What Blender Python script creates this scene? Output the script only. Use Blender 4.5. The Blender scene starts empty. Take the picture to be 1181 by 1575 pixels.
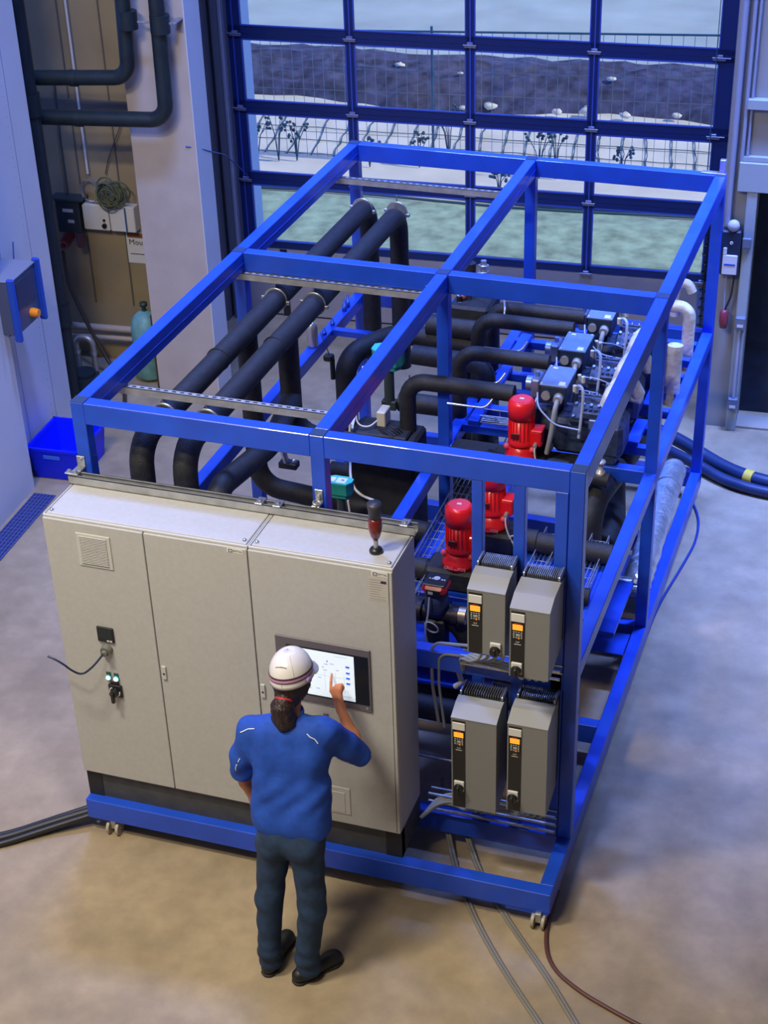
import bpy, bmesh, math, random
import numpy as np
from mathutils import Vector, Matrix
random.seed(4)
PI = math.pi
SC = bpy.context.scene
COL = SC.collection
WA = math.radians(3.72)                      # the hall's axes are turned a little against the machine's
RW = Matrix.Rotation(WA, 4, 'Z')

# ------------------------------------------------------------------ camera
cam = bpy.data.cameras.new('camera'); camo = bpy.data.objects.new('camera', cam); COL.objects.link(camo)
cam.sensor_fit = 'HORIZONTAL'; cam.sensor_width = 36.0; cam.lens = 36.0 * 2530.402 / 1181
cam.shift_x = -62.618 / 1181; cam.shift_y = 92.455 / 1181
cam.clip_end = 300
def cam_axes(P, Y, R):
    P, Y, R = map(math.radians, (P, Y, R))
    f = Vector((-math.sin(Y) * math.cos(P), math.cos(Y) * math.cos(P), -math.sin(P)))
    r = Vector((math.cos(Y), math.sin(Y), 0)); u = r.cross(f)
    return math.cos(R) * r + math.sin(R) * u, -math.sin(R) * r + math.cos(R) * u, f
r_, u_, f_ = cam_axes(32.97, 18.201, -1.115)
camo.matrix_world = Matrix(((r_.x, u_.x, -f_.x, 4.347), (r_.y, u_.y, -f_.y, -6.58), (r_.z, u_.z, -f_.z, 6.773), (0, 0, 0, 1)))
SC.camera = camo

# ------------------------------------------------------------------ world, sun, lamps, exposure
SC.view_settings.view_transform = 'Standard'; SC.view_settings.look = 'None'
SC.view_settings.exposure = 0.0; SC.view_settings.gamma = 1.0; SC.view_settings.use_curve_mapping = False
SC.cycles.use_denoising = True
SC.cycles.max_bounces = 7; SC.cycles.diffuse_bounces = 4; SC.cycles.glossy_bounces = 3
SC.cycles.transparent_max_bounces = 12; SC.cycles.caustics_reflective = False; SC.cycles.caustics_refractive = False
SC.cycles.sample_clamp_indirect = 6
wld = bpy.data.worlds.new('sky'); SC.world = wld; wld.use_nodes = True
nt = wld.node_tree; nt.nodes.clear()
bg = nt.nodes.new('ShaderNodeBackground'); ow = nt.nodes.new('ShaderNodeOutputWorld')
tc = nt.nodes.new('ShaderNodeTexCoord'); sx = nt.nodes.new('ShaderNodeSeparateXYZ'); rp = nt.nodes.new('ShaderNodeValToRGB')
nt.links.new(tc.outputs['Generated'], sx.inputs[0]); nt.links.new(sx.outputs['Z'], rp.inputs[0])
rp.color_ramp.elements[0].position = 0.25; rp.color_ramp.elements[0].color = (0.09, 0.22, 1.0, 1)
rp.color_ramp.elements[1].position = 0.75; rp.color_ramp.elements[1].color = (0.060, 0.085, 0.12, 1)
nt.links.new(rp.outputs[0], bg.inputs[0]); bg.inputs[1].default_value = 3.6
nt.links.new(bg.outputs[0], ow.inputs[0])

def lamp(name, kind, loc, energy, color, size=None, rot=(0, 0, 0), sizey=None):
    l = bpy.data.lights.new(name, kind); l.energy = energy; l.color = color
    if kind == 'AREA':
        l.size = size
        if sizey: l.shape = 'RECTANGLE'; l.size_y = sizey
    o = bpy.data.objects.new(name, l); COL.objects.link(o); o.location = loc; o.rotation_euler = rot
    return o
sun = lamp('sun', 'SUN', (10, 12, 12), 3.5, (1.0, 0.88, 0.62))
sun.data.angle = math.radians(4)
sd = Vector((-1.0, 0.01, -0.8)).normalized()
sun.rotation_euler = sd.to_track_quat('-Z', 'Y').to_euler()
por = lamp('door_daylight_portal', 'AREA', (0, 0, 0), 1.0, (1, 1, 1), 4.6, (0, 0, 0), 3.6)
por.matrix_world = RW @ Matrix.Translation((0.7, 7.72, 2.45)) @ Matrix.Rotation(-PI / 2, 4, 'X')
por.data.cycles.is_portal = True
# hall lamps under the roof: warm ones in front, blue ones added as fill
WARM = (1.0, 0.89, 0.70)
LAMPS = [((-0.8, -2.8, 8.6), 520, 180), ((1.0, -4.4, 8.6), 330, 180), ((-0.4, 3.0, 8.6), 230, 100), ((4.7, 4.9, 8.6), 330, 60), ((1.9, 5.2, 8.6), 170, 95)]
for i, (lc, e, spr) in enumerate(LAMPS):
    lo_ = lamp('hall_and_fill_light', 'AREA', (lc[0], lc[1], lc[2] - 0.07), e, WARM if i < 2 else (0.20, 0.33, 1.0), 1.5, (0, 0, 0), 0.6)
    lo_.data.spread = math.radians(spr)

# ------------------------------------------------------------------ materials
MATS = {}
def mk(name, col, rough=0.5, metal=0.0, var=0.0, scale=8.0, bump=0.0, bscale=60.0, emit=None, es=0.0, spec=None, coat=0.0, stretch=None):
    if name in MATS: return MATS[name]
    m = bpy.data.materials.new(name); m.use_nodes = True; n = m.node_tree; b = n.nodes['Principled BSDF']
    b.inputs['Base Color'].default_value = (*col, 1); b.inputs['Roughness'].default_value = rough; b.inputs['Metallic'].default_value = metal
    if spec is not None: b.inputs['Specular IOR Level'].default_value = spec
    if coat: b.inputs['Coat Weight'].default_value = coat
    if emit: b.inputs['Emission Color'].default_value = (*emit, 1); b.inputs['Emission Strength'].default_value = es
    if var or bump:
        t = n.nodes.new('ShaderNodeTexCoord'); src = t.outputs['Object']
        if stretch:
            mp = n.nodes.new('ShaderNodeMapping'); mp.inputs['Scale'].default_value = stretch; n.links.new(src, mp.inputs[0]); src = mp.outputs[0]
    if var:
        no = n.nodes.new('ShaderNodeTexNoise'); no.inputs['Scale'].default_value = scale; no.inputs['Detail'].default_value = 6
        n.links.new(src, no.inputs['Vector'])
        cr = n.nodes.new('ShaderNodeValToRGB')
        cr.color_ramp.elements[0].position = 0.3; cr.color_ramp.elements[1].position = 0.7
        cr.color_ramp.elements[0].color = (*[max(0, c * (1 - var)) for c in col], 1)
        cr.color_ramp.elements[1].color = (*[min(1, c * (1 + var)) for c in col], 1)
        n.links.new(no.outputs[0], cr.inputs[0]); n.links.new(cr.outputs[0], b.inputs['Base Color'])
    if bump:
        nb = n.nodes.new('ShaderNodeTexNoise'); nb.inputs['Scale'].default_value = bscale; nb.inputs['Detail'].default_value = 3
        n.links.new(src, nb.inputs['Vector'])
        bp = n.nodes.new('ShaderNodeBump'); bp.inputs['Strength'].default_value = bump; bp.inputs['Distance'].default_value = 0.01
        n.links.new(nb.outputs[0], bp.inputs['Height']); n.links.new(bp.outputs[0], b.inputs['Normal'])
    MATS[name] = m
    return m
BLUE = mk('blue_machine_paint', (0.012, 0.075, 0.62), 0.38, 0, 0.12, 5, 0.06, 90, coat=0.15)
CAP = mk('dark_blue_post_cap', (0.02, 0.045, 0.13), 0.5)
CABG = mk('cabinet_light_grey', (0.47, 0.475, 0.475), 0.55, 0, 0.04, 40, 0.10, 220)
CABT = mk('cabinet_seam_grey', (0.54, 0.545, 0.54), 0.5)
PLIN = mk('plinth_dark_grey', (0.055, 0.058, 0.06), 0.6, 0, 0.2, 12)
BLK = mk('black_foam_insulation', (0.015, 0.016, 0.020), 0.62, 0, 0.35, 25, 0.35, 120)
BLK2 = mk('black_plastic', (0.012, 0.013, 0.016), 0.35)
STEEL = mk('galvanised_steel', (0.50, 0.52, 0.54), 0.38, 0.85, 0.2, 30)
ZINC = mk('zinc_channel', (0.42, 0.43, 0.44), 0.5, 0.5, 0.2, 14)
RED = mk('red_pump_paint', (0.85, 0.010, 0.014), 0.35, 0, 0.08, 10, coat=0.3)
REDL = mk('red_motor_fan_cover', (0.90, 0.10, 0.16), 0.4)
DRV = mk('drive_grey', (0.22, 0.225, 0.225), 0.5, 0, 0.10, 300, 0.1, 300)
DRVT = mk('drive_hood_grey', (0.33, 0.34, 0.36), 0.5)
DRVS = mk('drive_dark_side', (0.09, 0.095, 0.10), 0.6)
WHT = mk('white_plastic', (0.72, 0.72, 0.70), 0.45)
CRM = mk('cream_cable_white', (0.62, 0.62, 0.60), 0.5)
ORG = mk('lit_amber_display', (0.9, 0.35, 0.03), 0.4, emit=(1.0, 0.36, 0.03), es=0.8)
ORB = mk('orange_button', (0.95, 0.30, 0.02), 0.4)
GRN = mk('green_actuator_plastic', (0.02, 0.26, 0.21), 0.4, 0, 0.1, 20)
GRNL = mk('light_green_actuator_lid', (0.05, 0.48, 0.42), 0.35)
FOIL = mk('silver_foil_wrap', (0.66, 0.68, 0.72), 0.28, 0.75, 0.25, 9, 0.9, 28)
CREAM = mk('cream_pipe_insulation', (0.62, 0.58, 0.47), 0.55, 0.1, 0.25, 14, 0.8, 30)
IRON = mk('dark_blue_compressor_iron', (0.035, 0.055, 0.12), 0.5, 0.2, 0.35, 25, 0.4, 60)
TBOX = mk('compressor_terminal_box', (0.16, 0.24, 0.42), 0.4, 0.2, 0.08, 20)
BRASS = mk('brass_fitting', (0.55, 0.38, 0.16), 0.35, 0.8)
GLAND = mk('grey_cable_gland', (0.42, 0.43, 0.42), 0.4, 0.4)
HOLE = mk('dark_slot', (0.008, 0.008, 0.010), 0.8)
DARKG = mk('door_aluminium_dark_blue', (0.010, 0.028, 0.15), 0.4, 0.3)
DBEAD = mk('door_glazing_bead', (0.05, 0.10, 0.55), 0.35, 0.3)
WALLW = mk('white_wall_panel', (0.62, 0.64, 0.68), 0.6, 0, 0.03, 3)
WALLG = mk('grey_beige_concrete', (0.34, 0.31, 0.28), 0.75, 0, 0.10, 3, 0.15, 40)
NICHE = mk('brown_grey_wall_sheet', (0.33, 0.26, 0.145), 0.75, 0, 0.14, 2.5, 0.1, 30)
PILL = mk('pilaster_concrete', (0.50, 0.44, 0.40), 0.75, 0, 0.06, 5, 0.12, 60)
TEALP = mk('dark_teal_pipe', (0.012, 0.022, 0.026), 0.45, 0, 0.2, 10)
PANEL = mk('door_bottom_panel_grey', (0.30, 0.28, 0.30), 0.6, 0, 0.05, 6)
BIN = mk('bright_blue_bin_plastic', (0.0, 0.012, 0.85), 0.45, emit=None)
RUB = mk('black_rubber_cable', (0.015, 0.015, 0.017), 0.5)
BRN = mk('brown_hose', (0.10, 0.05, 0.035), 0.5)
GREYC = mk('grey_floor_cable', (0.20, 0.19, 0.17), 0.5)
YEL = mk('yellow_tape', (0.75, 0.52, 0.06), 0.5)
SKIN = mk('skin', (0.55, 0.20, 0.10), 0.5, 0, 0.08, 20)
SHIRT = mk('royal_blue_shirt', (0.008, 0.065, 0.42), 0.8, 0, 0.12, 30, 0.35, 14)
JEAN = mk('dark_blue_jeans', (0.012, 0.034, 0.085), 0.85, 0, 0.35, 16, 0.5, 12)
SHOE = mk('black_shoe_leather', (0.010, 0.012, 0.014), 0.5, 0, 0.3, 20)
HAIR = mk('dark_brown_hair', (0.022, 0.012, 0.014), 0.5, 0, 0.5, 60, 0.8, 60, stretch=(1, 1, 0.15))
HELM = mk('white_helmet_shell', (0.74, 0.72, 0.70), 0.25, coat=0.4)
PINK = mk('pink_helmet_band', (0.50, 0.25, 0.42), 0.4)
GREEND = mk('pale_teal_gas_bottle', (0.16, 0.36, 0.32), 0.5, 0, 0.25, 12)
BROWN = mk('brown_sign_bar', (0.22, 0.09, 0.03), 0.6)
INK = mk('dark_print', (0.03, 0.03, 0.05), 0.6)
BINK = mk('blue_print', (0.02, 0.08, 0.5), 0.5)
SCRN = mk('lit_touch_screen', (0.75, 0.85, 0.95), 0.3, emit=(0.72, 0.86, 1.0), es=0.55)
SCRB = mk('screen_blue_marks', (0.02, 0.08, 0.6), 0.3, emit=(0.02, 0.09, 0.65), es=0.7)
SCRG = mk('screen_grey_marks', (0.25, 0.35, 0.42), 0.3, emit=(0.35, 0.48, 0.55), es=0.6)
LEDW = mk('lit_white_push_button', (0.8, 1.0, 1.0), 0.3, emit=(0.75, 1.0, 1.0), es=1.2)
TEAL = mk('teal_button_ring', (0.02, 0.40, 0.42), 0.4)
DRED = mk('dark_red_lamp_glass', (0.16, 0.012, 0.012), 0.12, coat=0.5)
PURP = mk('hmi_bezel_grey_violet', (0.13, 0.12, 0.15), 0.4)
def glassmat():
    m = bpy.data.materials.new('window_glass'); m.use_nodes = True; n = m.node_tree; n.nodes.clear()
    o = n.nodes.new('ShaderNodeOutputMaterial'); t = n.nodes.new('ShaderNodeBsdfTransparent'); g = n.nodes.new('ShaderNodeBsdfGlossy')
    t.inputs[0].default_value = (0.93, 0.97, 0.98, 1); g.inputs['Roughness'].default_value = 0.03
    f = n.nodes.new('ShaderNodeFresnel'); f.inputs[0].default_value = 1.35
    mx = n.nodes.new('ShaderNodeMixShader'); n.links.new(f.outputs[0], mx.inputs[0]); n.links.new(t.outputs[0], mx.inputs[1]); n.links.new(g.outputs[0], mx.inputs[2])
    n.links.new(mx.outputs[0], o.inputs[0]); return m
GLASS = glassmat()
def floormat():
    m = bpy.data.materials.new('worn_concrete_floor'); m.use_nodes = True; n = m.node_tree; b = n.nodes['Principled BSDF']
    t = n.nodes.new('ShaderNodeTexCoord')
    def noise(s, d, lo, hi, c0, c1):
        no = n.nodes.new('ShaderNodeTexNoise'); no.inputs['Scale'].default_value = s; no.inputs['Detail'].default_value = d; no.inputs['Roughness'].default_value = 0.6
        n.links.new(t.outputs['Object'], no.inputs['Vector']); c = n.nodes.new('ShaderNodeValToRGB')
        c.color_ramp.elements[0].position = lo; c.color_ramp.elements[1].position = hi
        c.color_ramp.elements[0].color = (*c0, 1); c.color_ramp.elements[1].color = (*c1, 1); n.links.new(no.outputs[0], c.inputs[0]); return c, no
    a, _ = noise(1.1, 8, 0.35, 0.7, (0.28, 0.220, 0.140), (0.44, 0.345, 0.225))
    c, nn = noise(5.5, 8, 0.3, 0.75, (0.80, 0.80, 0.80), (1.1, 1.1, 1.1))
    mx = n.nodes.new('ShaderNodeMix'); mx.data_type = 'RGBA'; mx.blend_type = 'MULTIPLY'; mx.inputs[0].default_value = 1.0
    n.links.new(a.outputs[0], mx.inputs[6]); n.links.new(c.outputs[0], mx.inputs[7]); n.links.new(mx.outputs[2], b.inputs['Base Color'])
    r, _ = noise(2.5, 4, 0.3, 0.7, (0.42,) * 3, (0.62,) * 3); n.links.new(r.outputs[0], b.inputs['Roughness'])
    return m
FLOOR = floormat()

# ------------------------------------------------------------------ mesh builder
class MB:
    def __init__(s): s.v = []; s.f = []; s.m = []; s.sm = []
    def add(s, vs, fs, mat=0, smooth=False):
        o = len(s.v); s.v += [Vector(v) for v in vs]
        for f in fs: s.f.append([i + o for i in f]); s.m.append(mat); s.sm.append(smooth)
        return s
    def box(s, x0, x1, y0, y1, z0, z1, mat=0, M=None):
        vs = [Vector((x, y, z)) for z in (z0, z1) for y in (y0, y1) for x in (x0, x1)]
        if M: vs = [M @ v for v in vs]
        return s.add(vs, [(0, 2, 3, 1), (4, 5, 7, 6), (0, 1, 5, 4), (2, 6, 7, 3), (0, 4, 6, 2), (1, 3, 7, 5)], mat)
    def cbox(s, x0, x1, y0, y1, z0, z1, c=0.004, mat=0, M=None):
        # box with chamfered edges
        bm = bmesh.new(); T = Matrix.Translation(((x0 + x1) / 2, (y0 + y1) / 2, (z0 + z1) / 2)) @ Matrix.Diagonal((x1 - x0, y1 - y0, z1 - z0, 1))
        bmesh.ops.create_cube(bm, size=1, matrix=T)
        c = min(c, 0.45 * min(x1 - x0, y1 - y0, z1 - z0))
        bmesh.ops.bevel(bm, geom=bm.edges[:], offset=c, segments=1, affect='EDGES')
        bm.verts.index_update(); vs = [(M @ v.co) if M else v.co.copy() for v in bm.verts]; fs = [[v.index for v in f.verts] for f in bm.faces]; bm.free()
        return s.add(vs, fs, mat)
    def prism(s, poly, h0, h1, axis='z', mat=0, smooth=False):
        # poly: 2-D points; extruded along axis
        def P(a, b, h): return {'z': (a, b, h), 'y': (a, h, b), 'x': (h, a, b)}[axis]
        n = len(poly); vs = [P(a, b, h0) for a, b in poly] + [P(a, b, h1) for a, b in poly]
        s.add(vs, [tuple(range(n))[::-1], tuple(range(n, 2 * n))], mat)
        return s.add(vs, [(i, (i + 1) % n, n + (i + 1) % n, n + i) for i in range(n)], mat, smooth)
    def rings(s, rings, mat=0, smooth=True, caps=True, closed=False):
        n = len(rings[0]); vs = [p for r in rings for p in r]; fs = []
        m = len(rings)
        for i in range(m if closed else m - 1):
            a = i * n; b = ((i + 1) % m) * n
            for j in range(n): k = (j + 1) % n; fs.append((a + j, a + k, b + k, b + j))
        s.add(vs, fs, mat, smooth)
        if caps and not closed: s.add(list(rings[0]), [tuple(range(n))[::-1]], mat); s.add(list(rings[-1]), [tuple(range(n))], mat)
        return s
    def cyl(s, p0, p1, r0, r1=None, n=20, mat=0, smooth=True):
        p0 = Vector(p0); p1 = Vector(p1); r1 = r0 if r1 is None else r1
        d = (p1 - p0).normalized(); a = d.orthogonal().normalized(); b = d.cross(a)
        return s.rings([[p + (a * math.cos(t) + b * math.sin(t)) * r for t in [2 * PI * j / n for j in range(n)]] for p, r in ((p0, r0), (p1, r1))], mat, smooth)
    def lathe(s, prof, base, up=(0, 0, 1), n=28, mat=0, smooth=True):
        d = Vector(up).normalized(); a = d.orthogonal().normalized(); b = d.cross(a); base = Vector(base)
        return s.rings([[base + d * h + (a * math.cos(t) + b * math.sin(t)) * max(r, 1e-4) for t in [2 * PI * j / n for j in range(n)]] for r, h in prof], mat, smooth)
    def tube(s, pts, r, n=16, mat=0, bend=None, caps=True, seg=7):
        pts = [Vector(p) for p in pts]; out = []
        if bend:
            out = [pts[0]]
            for i in range(1, len(pts) - 1):
                a, p, c = pts[i - 1], pts[i], pts[i + 1]
                u = (a - p); w = (c - p); t = min(bend, u.length * 0.49 if i > 1 else u.length * 0.95, w.length * 0.49 if i < len(pts) - 2 else w.length * 0.95)
                p0 = p + u.normalized() * t; p1 = p + w.normalized() * t
                for k in range(seg + 1):
                    q = k / seg; th = q
                    # circular-ish arc by rational quadratic
                    cw = math.cos(0.5 * (PI - u.angle(w))) if u.angle(w) < PI - 1e-3 else 1.0
                    wsum = (1 - th) ** 2 + 2 * cw * th * (1 - th) + th ** 2
                    out.append((p0 * (1 - th) ** 2 + p * 2 * cw * th * (1 - th) + p1 * th ** 2) / wsum)
            out.append(pts[-1])
        else: out = pts
        rr = r if isinstance(r, (list, tuple)) else [r] * len(out)
        rings = []; d0 = (out[1] - out[0]).normalized(); a = d0.orthogonal().normalized()
        for i, p in enumerate(out):
            d = (out[min(i + 1, len(out) - 1)] - out[max(i - 1, 0)]).normalized()
            a = (a - d * a.dot(d)).normalized(); b = d.cross(a)
            rings.append([p + (a * math.cos(2 * PI * j / n) + b * math.sin(2 * PI * j / n)) * rr[i] for j in range(n)])
        return s.rings(rings, mat, True, caps)
    def ball(s, c, rx, ry=None, rz=None, mat=0, n=16, m=10, M=None):
        ry = rx if ry is None else ry; rz = rx if rz is None else rz; c = Vector(c)
        R = []
        for i in range(m + 1):
            t = PI * i / m; q = max(math.sin(t), 1e-4)
            R.append([(M if M else Matrix.Identity(4)) @ Vector((rx * q * math.cos(2 * PI * j / n), ry * q * math.sin(2 * PI * j / n), -rz * math.cos(t))) + c for j in range(n)])
        return s.rings(R, mat, True)
    def torus(s, c, R, r, axis=(0, 0, 1), mat=0, n=24, m=8, a0=0, a1=2 * PI):
        d = Vector(axis).normalized(); a = d.orthogonal().normalized(); b = d.cross(a); c = Vector(c); rg = []
        full = abs(a1 - a0 - 2 * PI) < 1e-6; k = n if full else n + 1
        for i in range(k):
            t = a0 + (a1 - a0) * i / n; e = a * math.cos(t) + b * math.sin(t)
            rg.append([c + e * (R + r * math.cos(2 * PI * j / m)) + d * r * math.sin(2 * PI * j / m) for j in range(m)])
        return s.rings(rg, mat, True, not full, full)
    def mesh(s, name, mats, origin):
        me = bpy.data.meshes.new(name); o = Vector(origin)
        me.from_pydata([v - o for v in s.v], [], s.f); me.update()
        for m in (mats if isinstance(mats, (list, tuple)) else [mats]): me.materials.append(m)
        me.polygons.foreach_set('material_index', s.m); me.polygons.foreach_set('use_smooth', s.sm)
        bm = bmesh.new(); bm.from_mesh(me); bmesh.ops.recalc_face_normals(bm, faces=bm.faces[:]); bm.to_mesh(me); bm.free()
        return me

def props(o, label=None, cat=None, group=None, kind=None):
    if label: o['label'] = label
    if cat: o['category'] = cat
    if group: o['group'] = group
    if kind: o['kind'] = kind
    return o
def place(o, origin, fr):
    if fr == 'w': o.location = RW @ Vector(origin); o.rotation_euler = (0, 0, WA)
    else: o.location = origin
class Thing:
    # an Empty at the thing's base; parts are meshes given in the frame's coordinates ('m' machine, 'w' hall)
    def __init__(s, name, origin, label, cat, group=None, fr='m', kind=None):
        s.o = bpy.data.objects.new(name, None); COL.objects.link(s.o); s.origin = Vector(origin); s.o.empty_display_size = 0.1
        place(s.o, origin, fr); props(s.o, label, cat, group, kind)
    def part(s, name, mb, mats, parent=None, label=None, kind=None):
        o = bpy.data.objects.new(name, mb.mesh(name, mats, s.origin)); COL.objects.link(o); o.parent = parent or s.o
        return props(o, label, None, None, kind)
def solo(name, mb, mats, origin, label, cat, group=None, fr='m', kind=None):
    o = bpy.data.objects.new(name, mb.mesh(name, mats, origin)); COL.objects.link(o); place(o, origin, fr)
    return props(o, label, cat, group, kind)
def structure(name, mb, mats, origin=(0, 0, 0), fr='w', parent=None):
    o = bpy.data.objects.new(name, mb.mesh(name, mats, origin)); COL.objects.link(o)
    if parent: o.parent = parent
    else: place(o, origin, fr)
    o['kind'] = 'structure'; return o
def dup(root, d, label=None, group=None):
    r = root.copy(); COL.objects.link(r); r.location = root.location + Vector(d)
    if label: r['label'] = label
    if group: r['group'] = group
    def rec(a, b):
        for ch in list(a.children):
            c = ch.copy(); COL.objects.link(c); c.parent = b; c.matrix_parent_inverse = ch.matrix_parent_inverse.copy(); rec(ch, c)
    rec(root, r); return r
def text_mb(txt, size, M, mat=0, depth=0.0006):
    cu = bpy.data.curves.new('lettering', 'FONT'); cu.body = txt; cu.size = size; cu.extrude = depth; cu.align_x = 'CENTER'; cu.align_y = 'CENTER'; cu.resolution_u = 2
    ob = bpy.data.objects.new('lettering_tmp', cu); COL.objects.link(ob)
    dg = bpy.context.evaluated_depsgraph_get(); me = bpy.data.meshes.new_from_object(ob.evaluated_get(dg))
    mb = MB(); mb.add([M @ v.co for v in me.vertices], [list(p.vertices) for p in me.polygons], mat)
    bpy.data.objects.remove(ob); bpy.data.curves.remove(cu); bpy.data.meshes.remove(me)
    return mb
FRONT = Matrix.Rotation(PI / 2, 4, 'X')      # lettering that faces -Y
def front_at(x, y, z): return Matrix.Translation((x, y, z)) @ FRONT
def top_at(x, y, z, a=0): return Matrix.Translation((x, y, z)) @ Matrix.Rotation(a, 4, 'Z')
# ------------------------------------------------------------------ the hall (hall frame 'w')
structure('floor', MB().box(-7, 9, -9.5, 7.62, -0.12, 0), FLOOR)
structure('ceiling', MB().box(-7, 9, -9.5, 7.9, 9.0, 9.15), mk('ceiling_sheet', (0.16, 0.16, 0.17), 0.8))
structure('wall_front', MB().box(-7, 9, -9.65, -9.5, 0, 9), mk('hall_wall_grey', (0.22, 0.21, 0.20), 0.8))
structure('wall_east', MB().box(9, 9.15, -9.65, 7.9, 0, 9), MATS['hall_wall_grey'])
DX0, DX1, DY = -1.56, 3.02, 7.56              # sectional door opening
# white insulated room on the left: two parallel faces with a step
wl = MB(); wl.box(-6.9, -2.155, -9.4, 3.8, 0, 5.2); wl.box(-6.9, -2.30, 3.8, 4.93, 0, 5.2)
structure('wall_left', wl, WALLW)
sm = MB()
for dy in (4.12, 4.62): sm.box(-2.3005, -2.2985, dy, dy + 0.006, 0.0, 5.2)
for k in range(62): sm.cyl((-2.299, 4.56, 0.3 + k * 0.08), (-2.2975, 4.56, 0.3 + k * 0.08), 0.004, n=6)
structure('trim_1', sm, mk('panel_seam_blue_grey', (0.22, 0.24, 0.33), 0.6))
structure('wall_niche', MB().box(-7, -1.785, 6.3, 6.42, 0, 9), NICHE)
sm = MB()
for x in (-2.62, -2.24, -1.98): sm.box(x, x + 0.012, 6.288, 6.3, 0.55, 9)
sm.box(-3.4, -1.79, 6.26, 6.3, 2.36, 2.47)
structure('trim_2', sm, mk('niche_sheet_joint', (0.13, 0.12, 0.10), 0.8))
structure('wall_pilaster', MB().box(-1.785, -1.215, 5.67, 6.0, 0, 9).box(-1.80, -1.785, 5.9, 7.62, 0, 9), PILL)
structure('trim_3', MB().cbox(-1.217, -1.208, 5.668, 6.002, 0, 9, 0.002), WALLW)
# wall above the door and the corrugated reveals
structure('wall_back', MB().box(-1.785, 3.35, 7.6, 7.75, 4.95, 9), MATS['hall_wall_grey'])
wr = MB(); wr.box(3.12, 3.385, 6.08, 7.75, 0, 9); wr.box(3.385, 9, 6.08, 6.2, 2.14, 9); wr.box(4.9, 9, 6.08, 6.2, 0, 2.14); wr.box(3.385, 9, 7.6, 7.75, 0, 9)
structure('wall_right', wr, mk('right_wall_sheet', (0.27, 0.28, 0.30), 0.7))
cr = MB()
for k in range(9): cr.prism([(3.45 + k * 0.16, 6.08), (3.48 + k * 0.16, 6.045), (3.54 + k * 0.16, 6.045), (3.57 + k * 0.16, 6.08)], 2.93, 9, 'z')
structure('trim_4', cr, MATS['right_wall_sheet'])
lt = MB(); lt.cbox(3.22, 5.0, 6.01, 6.08, 2.14, 2.38, 0.006); lt.cbox(3.24, 5.0, 6.01, 6.08, 2.80, 2.88, 0.005); lt.cbox(3.30, 3.385, 6.02, 6.08, 0, 2.14, 0.006); lt.box(3.24, 5.0, 6.03, 6.08, 2.385, 2.42)
structure('trim_5', lt, mk('right_door_frame_paint', (0.30, 0.36, 0.42), 0.5))
structure('doorway_shade', MB().box(3.385, 4.9, 6.42, 6.47, 0, 2.14), mk('doorway_shade_dark', (0.010, 0.020, 0.045), 0.8, 0, 0.3, 8))  # dark sheet whose colour gives the shade inside the open doorway
structure('trim_6', MB().cbox(3.36, 4.9, 6.08, 6.3, -0.01, 0.03, 0.01), mk('threshold_strip', (0.30, 0.27, 0.23), 0.7))
# jambs and guide rails left and right of the sectional door
jb = MB(); jb.box(-1.785, DX0, 7.46, 7.6, 0, 5.0); jb.box(-1.73, -1.70, 7.30, 7.46, 0, 5.0); jb.box(-1.66, -1.60, 7.38, 7.46, 0, 5.0)
jb.box(DX1 + 0.02, 3.14, 7.46, 7.6, 0, 5.0); jb.box(DX1 + 0.05, DX1 + 0.10, 7.30, 7.46, 0, 5.0)
structure('trim_7', jb, mk('door_jamb_grey_blue', (0.15, 0.155, 0.19), 0.5, 0.2))
gr = MB()
for x in (-1.60, 3.03): gr.cbox(x, x + 0.035, 7.40, 7.47, 0, 5.0, 0.006)
structure('trim_8', gr, mk('guide_rail_galvanised', (0.42, 0.44, 0.55), 0.4, 0.5))

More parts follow.
